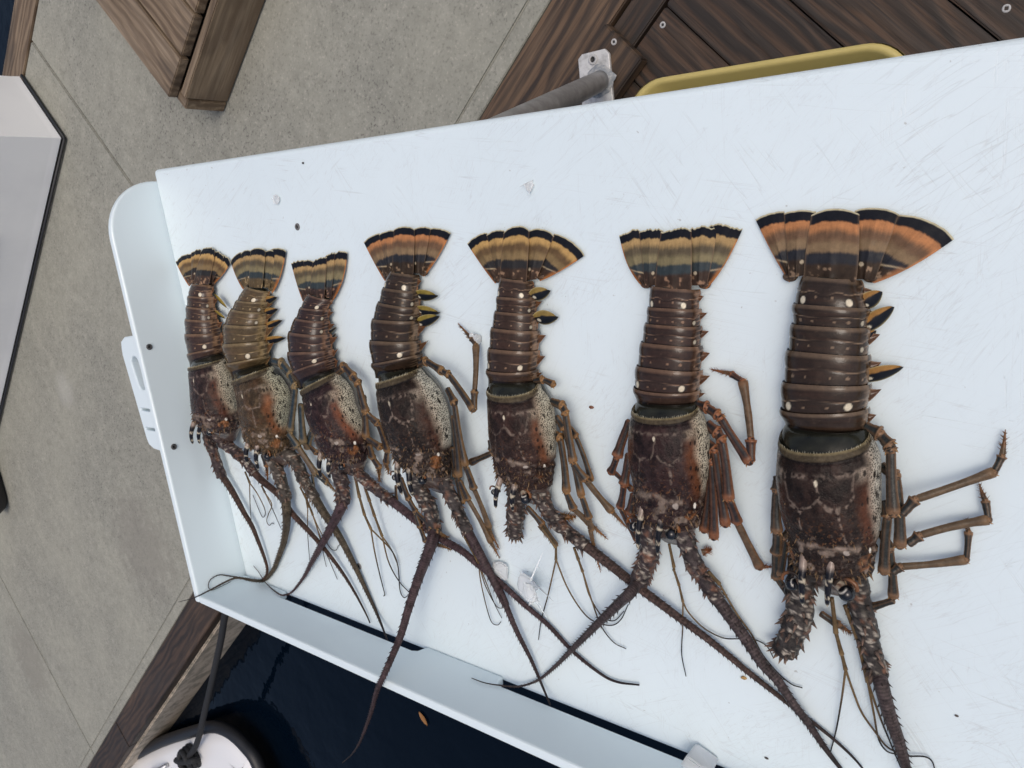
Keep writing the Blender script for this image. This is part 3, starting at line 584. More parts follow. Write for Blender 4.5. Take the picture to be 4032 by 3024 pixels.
    # -- carapace
    nu, nv = 220, 190; u = np.linspace(-1, 1, nu)[None]; v = np.linspace(0, 1, nv)[:, None]; U = u * np.ones_like(v); Vv = v * np.ones_like(u)
    notch = S.get('notch', .10) * nC * (1 - np.abs(U) ** 2.2); tt = notch - .12 * (1 - Vv) ** 3 + Vv * (nC - notch + .10 * (1 - U ** 2))
    fr = ss(.86, 1, Vv); ln_ = S.get('lumps', 1.0)
    rf = 1 + .02 * np.exp(-((Vv - .02) / .02) ** 2) - .03 * np.exp(-((Vv - .055) / .012) ** 2) * (np.abs(U) < .75) - .035 * np.exp(-((Vv - .615 - .10 * np.abs(U)) / .03) ** 2) + .03 * np.exp(-((Vv - .45) / .14) ** 2) * (1 - U ** 2)
    G0 = ca.surf(tt, U * ca.te, rf, .97, kbs=1 - .16 * fr)
    nb = fbm((G0 - ORG) * 260, sd_ + 31, 3); rf = rf + ss(.55, .8, Vv) * (nb - .5) * .11 + (nb - .5) * .02
    Gs = ca.surf(np.clip(tt, -.3, nC + .12), U * ca.te, rf, .97, kbs=1 - .16 * fr); Gs[..., 2] = np.maximum(Gs[..., 2], ZT + .004)
    q_ = (Gs - ORG); n1 = fbm(q_ * 120, sd_ + 11); n2 = fbm(q_ * 380, sd_ + 12, 2); n3 = fbm(q_ * 55, sd_ + 13); aU = np.abs(U)
    cb = base * np.array(S.get('cbase', (1.0, .92, .95))); cb = cb * np.array([.60, .66, .74]); C = cb * (.45 + 1.1 * n1)[..., None]; C = mixc(C, cb * np.array([1.7, 1.3, 1.25]), ss(.45, .7, n3) * .5)
    pale = tan * np.array([1.0, .95, 1.1]) * .9; pale2 = np.array([.19, .145, .115]) * S.get('palek', 1.0)
    wob = (n1 - .5) * .06; Uw = U + wob; Vw = Vv + wob
    net = np.zeros_like(U)
    for s in (-1, 1):
        net = np.maximum(net, polymask(Uw, Vw, [(0, .18), (0, .27), (s * .09, .325), (s * .21, .345), (s * .33, .32)], .007 + .028 * n3 ** 2))
        net = np.maximum(net, polymask(Uw, Vw, [(s * .20, .345), (s * .22, .45), (s * .25, .56), (s * .33, .64)], .007 + .028 * n3 ** 2)); net = np.maximum(net, polymask(Uw, Vw, [(s * .33, .32), (s * .38, .2), (s * .4, .14)], .02) * .7)
    C = mixc(C, pale2, net * ss(.38, .56, n2) * .62)
    C = mixc(C, CREAM * .9, spotmask(U, Vv, 0, .175, .018, .026)); fr_ = np.exp(-((Vv - .135) / .018) ** 2) * (aU < .8); C = mixc(C, pale2, fr_ * .6 * ss(.4, .6, n2))
    sd2 = rg.uniform(0, 1, (70, 2)) * [1.5, 1.0] + [-.75, 0]; dd = np.sort(np.sqrt(((U + wob * 1.5)[..., None] - sd2[:, 0]) ** 2 + (((Vv + wob * 1.5)[..., None] - sd2[:, 1]) * 1.15) ** 2), -1); bd = 1 - ss(.0, .035, dd[..., 1] - dd[..., 0])
    C = mixc(C, cb * 2.0, bd * .40 * ss(.3, .6, n1)); C = mixc(C, cb * .35, ss(.03, .09, dd[..., 1] - dd[..., 0]) * .45); n5 = fbm(q_ * 520, sd_ + 15, 2)
    C = mixc(C, np.array([.20, .085, .035]), ss(.64, .72, n5) * ss(.2, .8, Vv) * .55); C = mixc(C, pale2, ss(.66, .74, fbm(q_ * 300, sd_ + 16, 2)) * ss(.3, .9, Vv) * .6)
    # red-brown band, then the pale dotted flank
    edge = .50 + (n3 - .5) * .14 + .18 * ss(.3, .75, Vv); red = ss(edge - .16, edge, aU) * ss(.12, .3, Vv) * (1 - ss(.66, .76, Vv))
    C = mixc(C, np.array(S.get('red', (.125, .042, .020))) * S.get('redv', .6) * (.6 + .8 * n1)[..., None], red * S.get('redk', .8))
    wh = ss(edge + .02, edge + .17, aU) * (1 - ss(.56, .72, Vv + (n3 - .5) * .1)); wh = np.maximum(wh, ss(.36, .5, aU) * (1 - ss(.16, .24, Vv)) * ss(.1, .13, Vv) * .6)
    fcol = np.array(S.get('flank', (.42, .385, .295))); C = mixc(C, mixc(fcol * (.75 + .5 * n1)[..., None], np.array([.22, .12, .07]), (1 - ss(edge + .08, edge + .28, aU)) * .5), wh)
    for _ in range(46):
        su = rg.choice([-1, 1]) * rg.uniform(.46, .88); sv = rg.uniform(.13, .62); sr = rg.uniform(.012, .026); C = mixc(C, cb * .35, spotmask(U, Vv, su, sv, sr * 1.0, sr * .95) * .9)
    for su, sv, sr in ((.30, .20, .05), (.42, .16, .035), (.2, .25, .07)):
        for s in (-1, 1): C = mixc(C, cb * .55, spotmask(U, Vv, s * su, sv, sr, sr * .8) * .7)
    # collar
    cw = .042 * (1 - .7 * aU ** 2); col = 1 - ss(cw, cw + .01, Vv); C = mixc(C, np.array(S.get('collar', (.062, .047, .028))) * (.6 + .8 * n1)[..., None], col * (1 - ss(.75, .9, aU))); C = mixc(C, np.array([.20, .16, .085]), (1 - ss(.006, .016, Vv)) * .7)
    C = mixc(C, cb * .22, np.exp(-((Vv - cw - .012) / .007) ** 2) * (aU < .75) * .8)
    # encrusted head region in front of the neck groove
    hd = ss(.60, .70, Vv); C = mixc(C, cb * 1.25 * (.4 + 1.2 * n2)[..., None], hd * .7); C = mixc(C, pale2 * .9, hd * ss(.58, .7, n1) * .75); C = mixc(C, cb * .2, hd * ss(.62, .75, fbm(q_ * 200, sd_ + 77)) * .7)
    C = mixc(C, pale2, np.exp(-((Vv - .635 - .08 * aU) / .02) ** 2) * (aU < .42) * ss(.4, .55, n1) * .8); C = mixc(C, cb * .15, np.exp(-((Vv - .66 - .12 * aU) / .012) ** 2) * ss(.4, .5, aU) * .8)
    for s in (-1, 1): C = mixc(C, org_ * .8, spotmask(Uw, Vw, s * .60, .79, .14, .07) * .65 * ss(.35, .6, n1))
    C = mixc(C, np.array([.36, .31, .27]), spotmask(Uw, Vw, .30, .69, .05, .02) * .8)
    for s in (-1, 1): C = mixc(C, np.array([.72, .68, .6]), spotmask(U, Vv, s * .66, .71, .03, .022))
    dots = np.clip(wh, 0, 1) * (1 - hd)
    clen = np.linalg.norm(ca.raw[-1, :2] - ca.raw[0, :2]); aw = float(ca.raw[:, 4].mean()) * 1.6; mb = MB(); mb.grid(Gs, C, A=dots, flip=True); mb.W = np.stack([U * aw / .0021, Vv * clen / .0017, 0 * U], -1).reshape(-1, 3)
    # spines on the shell, all leaning forwards
    nrm = np.cross(np.gradient(Gs, axis=1), np.gradient(Gs, axis=0)); nrm /= np.linalg.norm(nrm, axis=2)[..., None] + 1e-12; nrm *= np.sign(nrm[:, nu // 2, 2].mean())
    fwd = np.array([*fw, 0]); asz = float(ca.raw[:, 4].mean())
    spl = [(s * a, b, k) for s in (-1, 1) for a, b, k in ((.10, .60, 1), (.36, .62, 1.1), (.56, .64, 1), (.14, .82, 1.0), (.10, .90, 1.3), (.34, .80, 1.1), (.52, .76, 1.1), (.38, .88, 1.4), (.6, .86, 1.5), (.50, .93, 1.6), (.72, .80, 1.2), (.76, .9, 1.5), (.86, .72, 1), (.28, .95, 1.1))]
    spl += [(rg.uniform(-.85, .85), rg.uniform(.68, .97), rg.uniform(.5, .9)) for _ in range(70)] + [(rg.uniform(-.6, .6), rg.uniform(.5, .68), rg.uniform(.3, .6)) for _ in range(20)] + [(-rg.uniform(.3, .9), rg.uniform(.3, .7), .5) for _ in range(14)]
    for su, sv, k in spl:
        su += rg.uniform(-.03, .03); i, j = int(np.clip(sv, 0, .99) * nv), int(np.clip((su + 1) / 2, 0, .99) * nu); b0 = Gs[i, j]; nn_ = nrm[i, j]; ln = asz * .085 * k
        cone(mb, b0 - nn_ * .001, b0 + nn_ * ln * .75 + fwd * ln * .8, ln * .34, cb * 1.2, np.array([.30, .19, .10]) * rg.uniform(.6, 1.2), 6)
    car = B(mb, 'carapace', 'carapace')
    # comb of small teeth on the rear margin
    mb = MB()
    for uu in np.linspace(-.52, .52, 34):
        j = int((uu + 1) / 2 * nu); b0 = Gs[2, j] + [0, 0, -.001]; ln = asz * .085 * rg.uniform(.7, 1.25); cone(mb, b0 + fwd * .001, b0 - fwd * ln * .9 + [0, 0, -.0004], asz * .014, (.30, .25, .15), (.62, .58, .44), 5)
    B(mb, 'margin_teeth', 'shell', car)
    # -- horns over the eyes
    for a_, b_ in [TP(h) for h in S['horns']]:
        p0 = at(*a_, ZT + hC * .88); p1 = at(*b_, ZT + hC * .90); r0 = asz * .092; ts = np.linspace(0, 1, 26); P_ = p0 + (p1 - p0) * ts[:, None] + np.array([0, 0, 1]) * (.10 * asz * np.sin(ts * np.pi))[:, None]
        P_ = np.vstack([p0 - fwd * asz * .16 - [0, 0, asz * .08], P_]); ts2 = np.concatenate([[0], ts])
        ph0 = rg.uniform(0, 6)
        def hc(s, ph, Gg):
            w_ = fbm((Gg - ORG) * 500, sd_ + 41, 2); c = mixc(np.array([.008, .008, .011]), np.array([.55, .48, .36]), ss(.0, .25, np.cos(s * 19 + ph0 + w_ * 3.0) - .75) * .85); c = mixc(c, np.array([.62, .55, .42]), ss(.9, .97, s)); return mixc(np.array([.26, .2, .165]) * (.5 + w_)[..., None], c, ss(.1, .25, s))
        mb = MB(); tube(mb, P_, r0 * np.clip(1.12 - ts2 * .62, 0, 1) * np.where(ts2 > .9, 1 - (ts2 - .9) * 9, 1), 14, hc); B(mb, 'horn', 'shell', car)
    # -- eyes
    for (ex, ey), er in [(TP(e[0])[0], e[1] * scale_of(e[0])) for e in S['eyes']]:
        c = at(ex, ey, ZT + hC * .76); r = px2m(c, er) * 1.05; vd = CAM - c; vd /= np.linalg.norm(vd); inn = np.array([ca.raw[-1, 0], ca.raw[-1, 1], c[2] - .004]) - c; inn /= np.linalg.norm(inn)
        stk = MB(); tube(stk, np.array([c + inn * r * (1.9 - 1.9 * t) - np.array([0, 0, r * .5 * (1 - t)]) for t in np.linspace(0, 1, 8)]), r * np.linspace(.75, .55, 8), 12, lambda s, ph, Gg: mixc(np.array([.34, .29, .23]), np.array([.10, .05, .03]), ss(.4, .6, fbm((Gg - ORG) * 400, 5)))); 
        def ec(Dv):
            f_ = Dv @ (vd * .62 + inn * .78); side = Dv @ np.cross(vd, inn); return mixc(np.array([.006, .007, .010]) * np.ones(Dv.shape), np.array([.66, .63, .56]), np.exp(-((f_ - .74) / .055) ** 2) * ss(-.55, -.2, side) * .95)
        mb = MB(); ball(mb, c, r, ec, seg=24); eo = B(mb, 'eye', 'eye'); B(stk, 'eye_stalk', 'shell', eo)
        mb = MB(); a = np.linspace(-.2, np.pi * .95, 16); e1 = fwd; e2 = np.cross([0, 0, 1.0], fwd); s_ = np.sign(inn @ -e2) or 1; cc = c - fwd * r * .9
        tube(mb, np.array([cc + e2 * (-s_) * math.cos(t) * r * -1.35 - fwd * math.sin(t) * r * 1.2 + [0, 0, r * .35] for t in a]), r * .26, 10, lambda s, ph, Gg: mixc(org_ * .5, base * .8, ss(.3, .6, s + (fbm((Gg - ORG) * 300, 6) - .5) * .4))); B(mb, 'eye_socket', 'shell', car)
    # -- tail fan
    fz = S.get('fanz', (.0035, .0043, .0053, .0043, .0035)); bul = [.7 * q for q in S.get('bulge', (.1, .1, .14, .12, .1))]; FP = TP(S['fan']); bnd = S['bands']
    a0 = float(ab.raw[0, 4]); bz = [a0 * .35, a0 * .55, a0 * .80, a0 * .55, a0 * .35]
    for k in (0, 4, 1, 3, 2):
        bl, br, tl, tr = FP[4 * k:4 * k + 4]; z1 = fz[k]; base_z = bz[k]; pts = [at(*bl, ZT + base_z), at(*br, ZT + base_z), at(*tl, ZT + z1), at(*tr, ZT + z1)]; dv_ = (pts[0] + pts[1] - pts[2] - pts[3]); dv_ /= np.linalg.norm(dv_); ex_ = (.16, .2, .28, .2, .16)[k] * a0; pts[0] = pts[0] + dv_ * ex_; pts[1] = pts[1] + dv_ * ex_
        nu, nv = 40, 70; s = np.linspace(0, 1, nu)[None]; v = np.linspace(0, 1, nv)[:, None]; Sg = s * np.ones_like(v); Vg = v * np.ones_like(s)
        le = pts[0] + (pts[2] - pts[0]) * v[..., None]; re = pts[1] + (pts[3] - pts[1]) * v[..., None]; Lb = np.linalg.norm((pts[2] + pts[3] - pts[0] - pts[1]) / 2); outv = (pts[2] + pts[3] - pts[0] - pts[1]); outv /= np.linalg.norm(outv); sv = pts[3] - pts[2]; Wt = np.linalg.norm(sv); sv /= Wt
        bow = S.get('bow', (.05, .02, .01, .02, .05))[k]; bl_ = np.sin(np.pi * v ** .8)[..., None] * Lb * bow
        if k == 0: le = le - sv * bl_
        elif k == 4: re = re + sv * bl_
        elif k == 2: le = le - sv * bl_; re = re + sv * bl_
        Gs = le * (1 - s)[..., None] + re * s[..., None]
        jag = (fbm(np.stack([Sg * 9, 0 * Sg, 0 * Sg + k + sd_], -1), 3) - .5) * .05 * S.get('jag', .4)
        Gs = Gs + outv * ((bul[k] * Lb * (1 - np.abs(2 * Sg - 1) ** 2.4) + jag * Lb) * Vg ** 1.5)[..., None]
        rib = np.sin(Sg * 34) * .00003 + .0022 * (1 - (2 * Sg - 1) ** 2) * np.sin(np.pi * np.clip(Vg, 0, 1)) + .0015 * np.exp(-((Sg - .5) / .08) ** 2) * (1 - Vg)
        Gs[..., 2] += rib; n1 = fbm((Gs - ORG) * 220, sd_ + 50 + k); ray_ = fbm(np.stack([Sg * 60, Vg * 3, 0 * Sg + k], -1), sd_ + 8, 2)
        vw = Vg + (fbm(np.stack([Sg * 5 + k, Vg * 3, 0 * Sg], -1), sd_ + 60) - .5) * .06 + (ray_ - .5) * .025
        dk, tn, br_, orc = [np.array(x) for x in bnd]; C = mixc(base * 1.1 * (.5 + 1.0 * n1)[..., None], dk, ss(.22, .28, vw)); C = mixc(C, tn, ss(.385, .44, vw)); C = mixc(C, br_, ss(.50, .62, vw) * .9); C = mixc(C, orc, ss(.66, .78, vw)); C = C * (.88 + .24 * ray_)[..., None]
        C = mixc(C, tan * 1.8, (1 - ss(.20, .24, vw)) * ss(.60, .68, n1) * .8); C = mixc(C, np.array([.5, .42, .3]), spotmask(Sg, Vg, .25 if k > 2 else .75, .22, .12, .035) * (.7 if k in (1, 3) else 0))
        bk = ss(.825, .85, Vg + (fbm(np.stack([Sg * 12, 0 * Sg, 0 * Sg + k], -1), sd_) - .5) * .03); C = mixc(C, np.array([.007, .008, .012]), bk); C = mixc(C, np.array([.50, .45, .30]), ss(.972, .985, Vg) * .9)
        ed = 0 * Sg
        if k == 0: ed = 1 - ss(.02, .07, Sg)
        if k == 4: ed = ss(.93, .98, Sg)
        C = mixc(C, org_ * 1.4, ed * (1 - bk) * .85); C = mixc(C, tan * 1.2, (np.exp(-((Sg - .004) / .02) ** 2) + np.exp(-((Sg - .996) / .02) ** 2)) * (1 - ed) * .55)
        if k in (0, 4):
            e2 = Sg if k == 4 else 1 - Sg; ln2 = np.exp(-((Vg - (.20 + .16 * e2)) / .014) ** 2); C = mixc(C, np.array([.38, .30, .19]), ln2 * .8); C = mixc(C, org_ * 1.1, ss(.72, .95, e2) * (1 - ss(.3, .4, Vg)) * .8)
        mb = MB(); mb.grid(Gs, C, flip=True); lo = Gs.copy(); lo[..., 2] -= .0014 * np.minimum(1, 12 * np.minimum(np.minimum(Sg, 1 - Sg), 1 - Vg)); mb.grid(lo, C); fb = B(mb, ('tail_fan_blade' if k != 2 else 'telson'), 'fin')
        if k in (0, 4):
            c = (pts[0] + pts[1]) / 2 + outv * .002; c[2] = ZT + base_z * .8; mb = MB(); ball(mb, c, asz * .15, lambda Dv: mixc(tan * .9, base, ss(.3, .7, fbm(Dv * 3 + k, sd_))), rad=(1.15, .8, .5), seg=12); B(mb, 'fan_joint', 'shell', fb)
    # -- swimmerets showing beside the tail
    for spec, wpx in S.get('pleo', ()):
        a_, b_ = TP(spec); z0, z1 = .010, .006; p0 = on_table(*a_, z0); p1 = on_table(*b_, z1); d = p1 - p0; ln = np.linalg.norm(d); d /= ln; sdv = np.cross([0, 0, 1.0], d); wd = px2m(p0, wpx * scale_of(spec)) * .72
        v = np.linspace(0, 1, 34)[:, None]; x = np.linspace(-1, 1, 17)[None]; prof = (np.sin(np.pi * np.clip(v * .93 + .06, 0, 1)) ** .6) * (1 - .25 * v)
        Gs = p0 - d * .006 + d * ((v * (ln + .006)) * np.ones_like(x))[..., None] + sdv * (wd * prof * x)[..., None] + np.array([0, 0, 1]) * (wd * .32 * x * np.ones_like(v) + .003 * np.sin(v * 3) * (1 - x ** 2) + wd * .33)[..., None]
        X = x * np.ones_like(v); Vg = v * np.ones_like(x); n1 = fbm((Gs - ORG) * 250, sd_ + 7); C = mixc(np.array([.008, .010, .015]), np.array(S.get('pleoc', (.26, .16, .045))) * .8 * (.7 + .6 * n1)[..., None], ss(.16, .3, X + (n1 - .5) * .3)); C = mixc(C, np.array([.50, .46, .36]), spotmask(X, Vg, -.35, .2, .28, .11)); C = mixc(C, np.array([.34, .29, .15]), ss(.84, .97, np.abs(X)) * .9)
        mb = MB(); mb.grid(Gs, C); lo = Gs.copy(); lo[..., 2] -= .0009 * (1 - X ** 2) * np.sin(np.pi * Vg); mb.grid(lo, C, flip=True); B(mb, 'swimmeret', 'fin')
    # -- legs
    lc0, lc1 = np.array(S.get('leg0', (.030, .032, .034))) * .6, np.array(S.get('leg1', (.20, .095, .036)))
    for spec, wpx, zs in S['legs']:
        px = TP(spec); n = len(px); zz = np.array(zs) if zs is not None else np.interp(np.linspace(0, 1, n), [0, .2, .45, .7, 1], [.30, .42, .42, .22, .03])
        J = np.array([on_table(*q, hC * z + .003, .002) for q, z in zip(px, zz)]); w0 = px2m(J[0], wpx * scale_of(spec)) * .60; kinds = ['coxa', 'merus', 'carpus', 'propodus', 'dactyl']
        full = S.get('legfull', {}).get(spec, None); mb = MB(); nseg = n - 1; tot = np.linspace(1.0, .86, nseg) if nseg > 1 else [1.0]
        for i in range(nseg):
            a_, b_ = J[i], J[i + 1]; last = i == nseg - 1 and zz[-1] < .07; ts = np.linspace(0, 1, 18); P_ = a_ + (b_ - a_) * ts[:, None]; d = (b_ - a_) / (np.linalg.norm(b_ - a_) + 1e-9); sdv = np.cross(d, [0, 0, 1.0]); P_ = P_ + sdv * (np.sin(ts * np.pi) * np.linalg.norm(b_ - a_) * .025 * rg.uniform(-1, 1.0))[:, None]
            wa = w0 * tot[i]; r = wa * (.80 + .20 * ts + .13 * np.exp(-((ts - .95) / .10) ** 2)); r = r * np.where(ts < .04, .7, 1)
            r = r * (1 - .10 * np.sin(np.pi * np.clip(ts, 0, .9) / .9)) * (.94 + .12 * vnoise(np.stack([ts * 5, 0 * ts + i, 0 * ts + wpx], -1), sd_))
            if last: r = wa * np.clip(1 - ts * .9, .08, 1) * .85
            prop = 1.0 if (n == 3 and i == 1 and zz[-1] < zz[0] - .12) or (n == 2 and last) else 0.0
            def lcf(s, ph, Gg, last=last, prop=prop):
                n_ = fbm((Gg - ORG) * 260, sd_ + 70); st_ = np.maximum(ss(.82, .95, np.abs(np.cos(ph))), np.exp(-((np.cos(ph) - .12) / .12) ** 2) * .8); c = mixc(lc0 * (.6 + .9 * n_)[..., None], lc1 * (.6 + .9 * n_)[..., None], st_ * .8); c = mixc(c, lc1 * 1.35, np.maximum(ss(.86, .97, s), (1 - ss(.02, .06, s)) * .5) * .6); c = mixc(c, np.array([.125, .082, .046]) * (.6 + .9 * n_)[..., None], prop * .6 + 0 * s); return mixc(c, lc1 * np.array([1.0, .8, .6]), (ss(.2, .6, s) * .8 if last else 0 * s))
            tube(mb, P_, r, 14, lcf, .75)
            if not last: ball(mb, b_, wa * .76, lambda Dv: mixc(lc1 * 1.15, lc0, ss(.45, .6, fbm(Dv * 2.5 + i, sd_))), seg=9)
            else:
                for q in range(34):
                    tq = rg.uniform(.05, .92); pb = a_ + (b_ - a_) * tq; o_ = np.array([rg.normal(), rg.normal(), abs(rg.normal()) * .6]); o_ -= d * (o_ @ d); o_ /= np.linalg.norm(o_); ln = wa * rg.uniform(.5, 1.1); cone(mb, pb + o_ * wa * (1 - tq) * .6, pb + o_ * (wa * (1 - tq) * .6 + ln) + d * ln * .8, wa * .13, lc1 * .7, lc1 * .9, 4)
            if i >= 1 and not last:
                for s in (-1, 1): cone(mb, b_ + sdv * s * wa * .6, b_ + sdv * s * wa * 1.05 + d * wa * .6 + [0, 0, .001], wa * .28, lc1, np.array([.42, .27, .12]), 5)
        B(mb, 'leg', 'leg')
    # -- long antennae
    ac = np.array(S.get('antc', (.070, .050, .050))) * .66
    for ai, an in enumerate(S['ant']):
        pp = TP(an['ped']); rp_ = an['rp'] * scale_of(an['ped']); n = len(pp); zz = np.interp(np.linspace(0, 1, n), [0, 1], an.get('zp', (.38, .28)))
        J = np.array([on_table(*q, hC * z, .006) for q, z in zip(pp, zz)]); R0 = px2m(J[0], rp_); cf_ = ca.raw[-1]; l_ = cf_[2:4] / np.linalg.norm(cf_[2:4]); sg_ = 1.0 if (J[0][:2] - cf_[:2]) @ l_ > 0 else -1.0
        J = np.vstack([np.append(cf_[:2] - fw * .25 * cf_[4] + l_ * sg_ * .42 * cf_[4], ZT + .42 * hC), J]); rt = an.get('taper', .72); Q = cr(J, 60); ts = np.linspace(0, 1, 60); steps = (ts * 2.999) % 1
        nz = fbm(Q * 90, sd_ + ai, 2); rr = R0 * (1 - (1 - rt) * ts) * (1 + .15 * (1 - ss(0, .3, ts))) * (.90 + .16 * steps + (nz - .5) * .22)
        if not an.get('fl'): rr = rr * np.where(ts > .93, 1 - (ts - .93) * 8, 1)
        def pcf(s, ph, Gg):
            q_ = Gg - ORG; a = fbm(q_ * 200, sd_ + 21); b = fbm(q_ * 420, sd_ + 22, 2); c = ac * (.35 + 1.3 * a)[..., None]; c = mixc(c, np.array([.30, .265, .22]) * S.get('palek', 1), ss(.57, .62, b) * ss(.42, .55, a) * .9); c = mixc(c, ac * .2, ss(.60, .72, fbm(q_ * 150, sd_ + 23)) * .8); return mixc(c, np.array([.20, .09, .05]), ss(.6, .7, fbm(q_ * 110, sd_ + 24)) * .5)
        mb = MB(); Gq = tube(mb, Q, rr, 22, pcf); t_, s1, n1_ = frames(Q); J2 = mb.V[-1]; bmp = (fbm((J2 - ORG) * 330, sd_ + 2, 2) - .5)[:, None]; ctr = np.repeat(Q, 22, 0); J2 += (J2 - ctr) * bmp * .35
        for q in range(44):
            i = rg.randint(3, 59); an_ = rg.choice([0, np.pi]) + rg.normal() * .45 if rg.rand() < .62 else rg.uniform(.2, 2.9); o_ = s1[i] * math.cos(an_) + n1_[i] * math.sin(an_); ln = R0 * rg.uniform(.3, .75); pb = Q[i] + o_ * rr[i] * .88
            cone(mb, pb, pb + o_ * ln * .8 + t_[i] * ln * .75, R0 * .2, ac * 1.1, np.array([.17, .105, .075]) * rg.uniform(.6, 1.4), 5)
        if not an.get('fl'):
            for q in range(7):
                a = q / 7 * 2 * np.pi; o_ = s1[-1] * math.cos(a) + n1_[-1] * math.sin(a); cone(mb, Q[-2] + o_ * rr[-2] * .7, Q[-1] + o_ * rr[-2] * 1.1 + t_[-1] * R0 * .5, R0 * .2, ac, (.3, .2, .13), 5)
        ao = B(mb, 'antenna', 'rough_shell')
        if an.get('fl'):
            fp = TP(an['fl']); n = len(fp); rf0 = px2m(J[-1], an['rf'] * scale_of(an['ped'])); cum = np.concatenate([[0], np.cumsum(np.hypot(*np.diff(np.array(fp), axis=0).T))]); cum /= cum[-1]
            z_ = an.get('zf'); z_ = np.array(z_) if z_ is not None else np.interp(cum, [0, .22, .5, 1], [hC * an.get('zp', (.38, .28))[1] * .9, .013, an.get('zm', .007), an.get('ze', .004)])
            rr_ = rf0 * (1 - cum * .93) ** an.get('pw', .9) + .0004
            J3 = np.array([J[-1] - (J[-1] - J[-2]) * .1] + [on_table(*q, z, r) for q, z, r in zip(fp, z_, rr_)]); Q = cr(J3, 40 * n); cq = np.linspace(0, 1, len(Q)); cl = np.concatenate([[0], np.cumsum(np.linalg.norm(np.diff(Q, axis=0), axis=1))]); Lt = cl[-1]; cq = cl / Lt
            rr = rf0 * (1 - cq * .93) ** an.get('pw', .9) + .0004
            fc = np.array(an.get('fc', S.get('flc', (.085, .052, .048)))) * .72
            def fcf(s, ph, Gg): a = fbm((Gg - ORG) * 300, sd_ + 33, 2); rgs = .85 + .25 * np.sin(s * Lt * 2200); return mixc(fc * (.5 + 1.0 * a)[..., None] * rgs[..., None], np.array([.018, .014, .014]), ss(an.get('dk', .55), 1.0, s))
            mb = MB(); tube(mb, Q, rr, 12, fcf); t_, s1, n1_ = frames(Q); pos = 0.0
            while pos < Lt * .86:
                i = int(np.searchsorted(cl, pos)); i = min(i, len(Q) - 1); pos += max(.0050, rr[i] * 1.5)
                for o_ in (s1[i], -s1[i], n1_[i] * .8 + s1[i] * .5, n1_[i] * .8 - s1[i] * .5):
                    if rg.rand() < .2: continue
                    pb = Q[i] + o_ * rr[i] * .8; ln = rr[i] * .6 + .0014; cone(mb, pb, pb + o_ * ln * .8 + t_[i] * ln, rr[i] * .22 + .0001, fc * .7, (.02, .015, .013), 4)
            B(mb, 'antenna_whip', 'rough_shell', ao)
    # -- small forked antennules
    for stem, whips in S['annul']:
        sc = scale_of(stem); px = TP(stem); n = len(px); J = np.array([on_table(*q, z) for q, z in zip(px, np.linspace(hC * .42, .012, n))]); r0 = px2m(J[0], S.get('stemr', 9) * sc); mb = MB(); dkc = np.array([.16, .105, .05])
        for i in range(n - 1):
            ts = np.linspace(0, 1, 8); tube(mb, J[i] + (J[i + 1] - J[i]) * ts[:, None], r0 * (.95 - .2 * i / max(1, n - 1)) * (.85 + .3 * ts ** 3), 10, lambda s, ph, Gg: mixc(dkc * .6, dkc * 1.3, ss(.8, .95, s)) * (.6 + .8 * fbm((Gg - ORG) * 300, 3))[..., None])
        au = B(mb, 'antennule', 'leg')
        for wh_ in whips:
            q = TP(wh_); J2 = np.array([J[-1]] + [on_table(*a, z, .001) for a, z in zip(q, np.interp(np.linspace(0, 1, len(q)), [0, .4, 1], [.010, .005, .003]))]); Q = cr(J2, 16 * len(J2)); ts = np.linspace(0, 1, len(Q)); mb = MB()
            tube(mb, Q, (r0 * .42) * (1 - ts * .6) + .00018, 7, lambda s, ph, Gg: mixc(dkc * .8, np.array([.022, .02, .02]), ss(.1, .6, s))); B(mb, 'antennule_whip', 'leg', au)
    return root
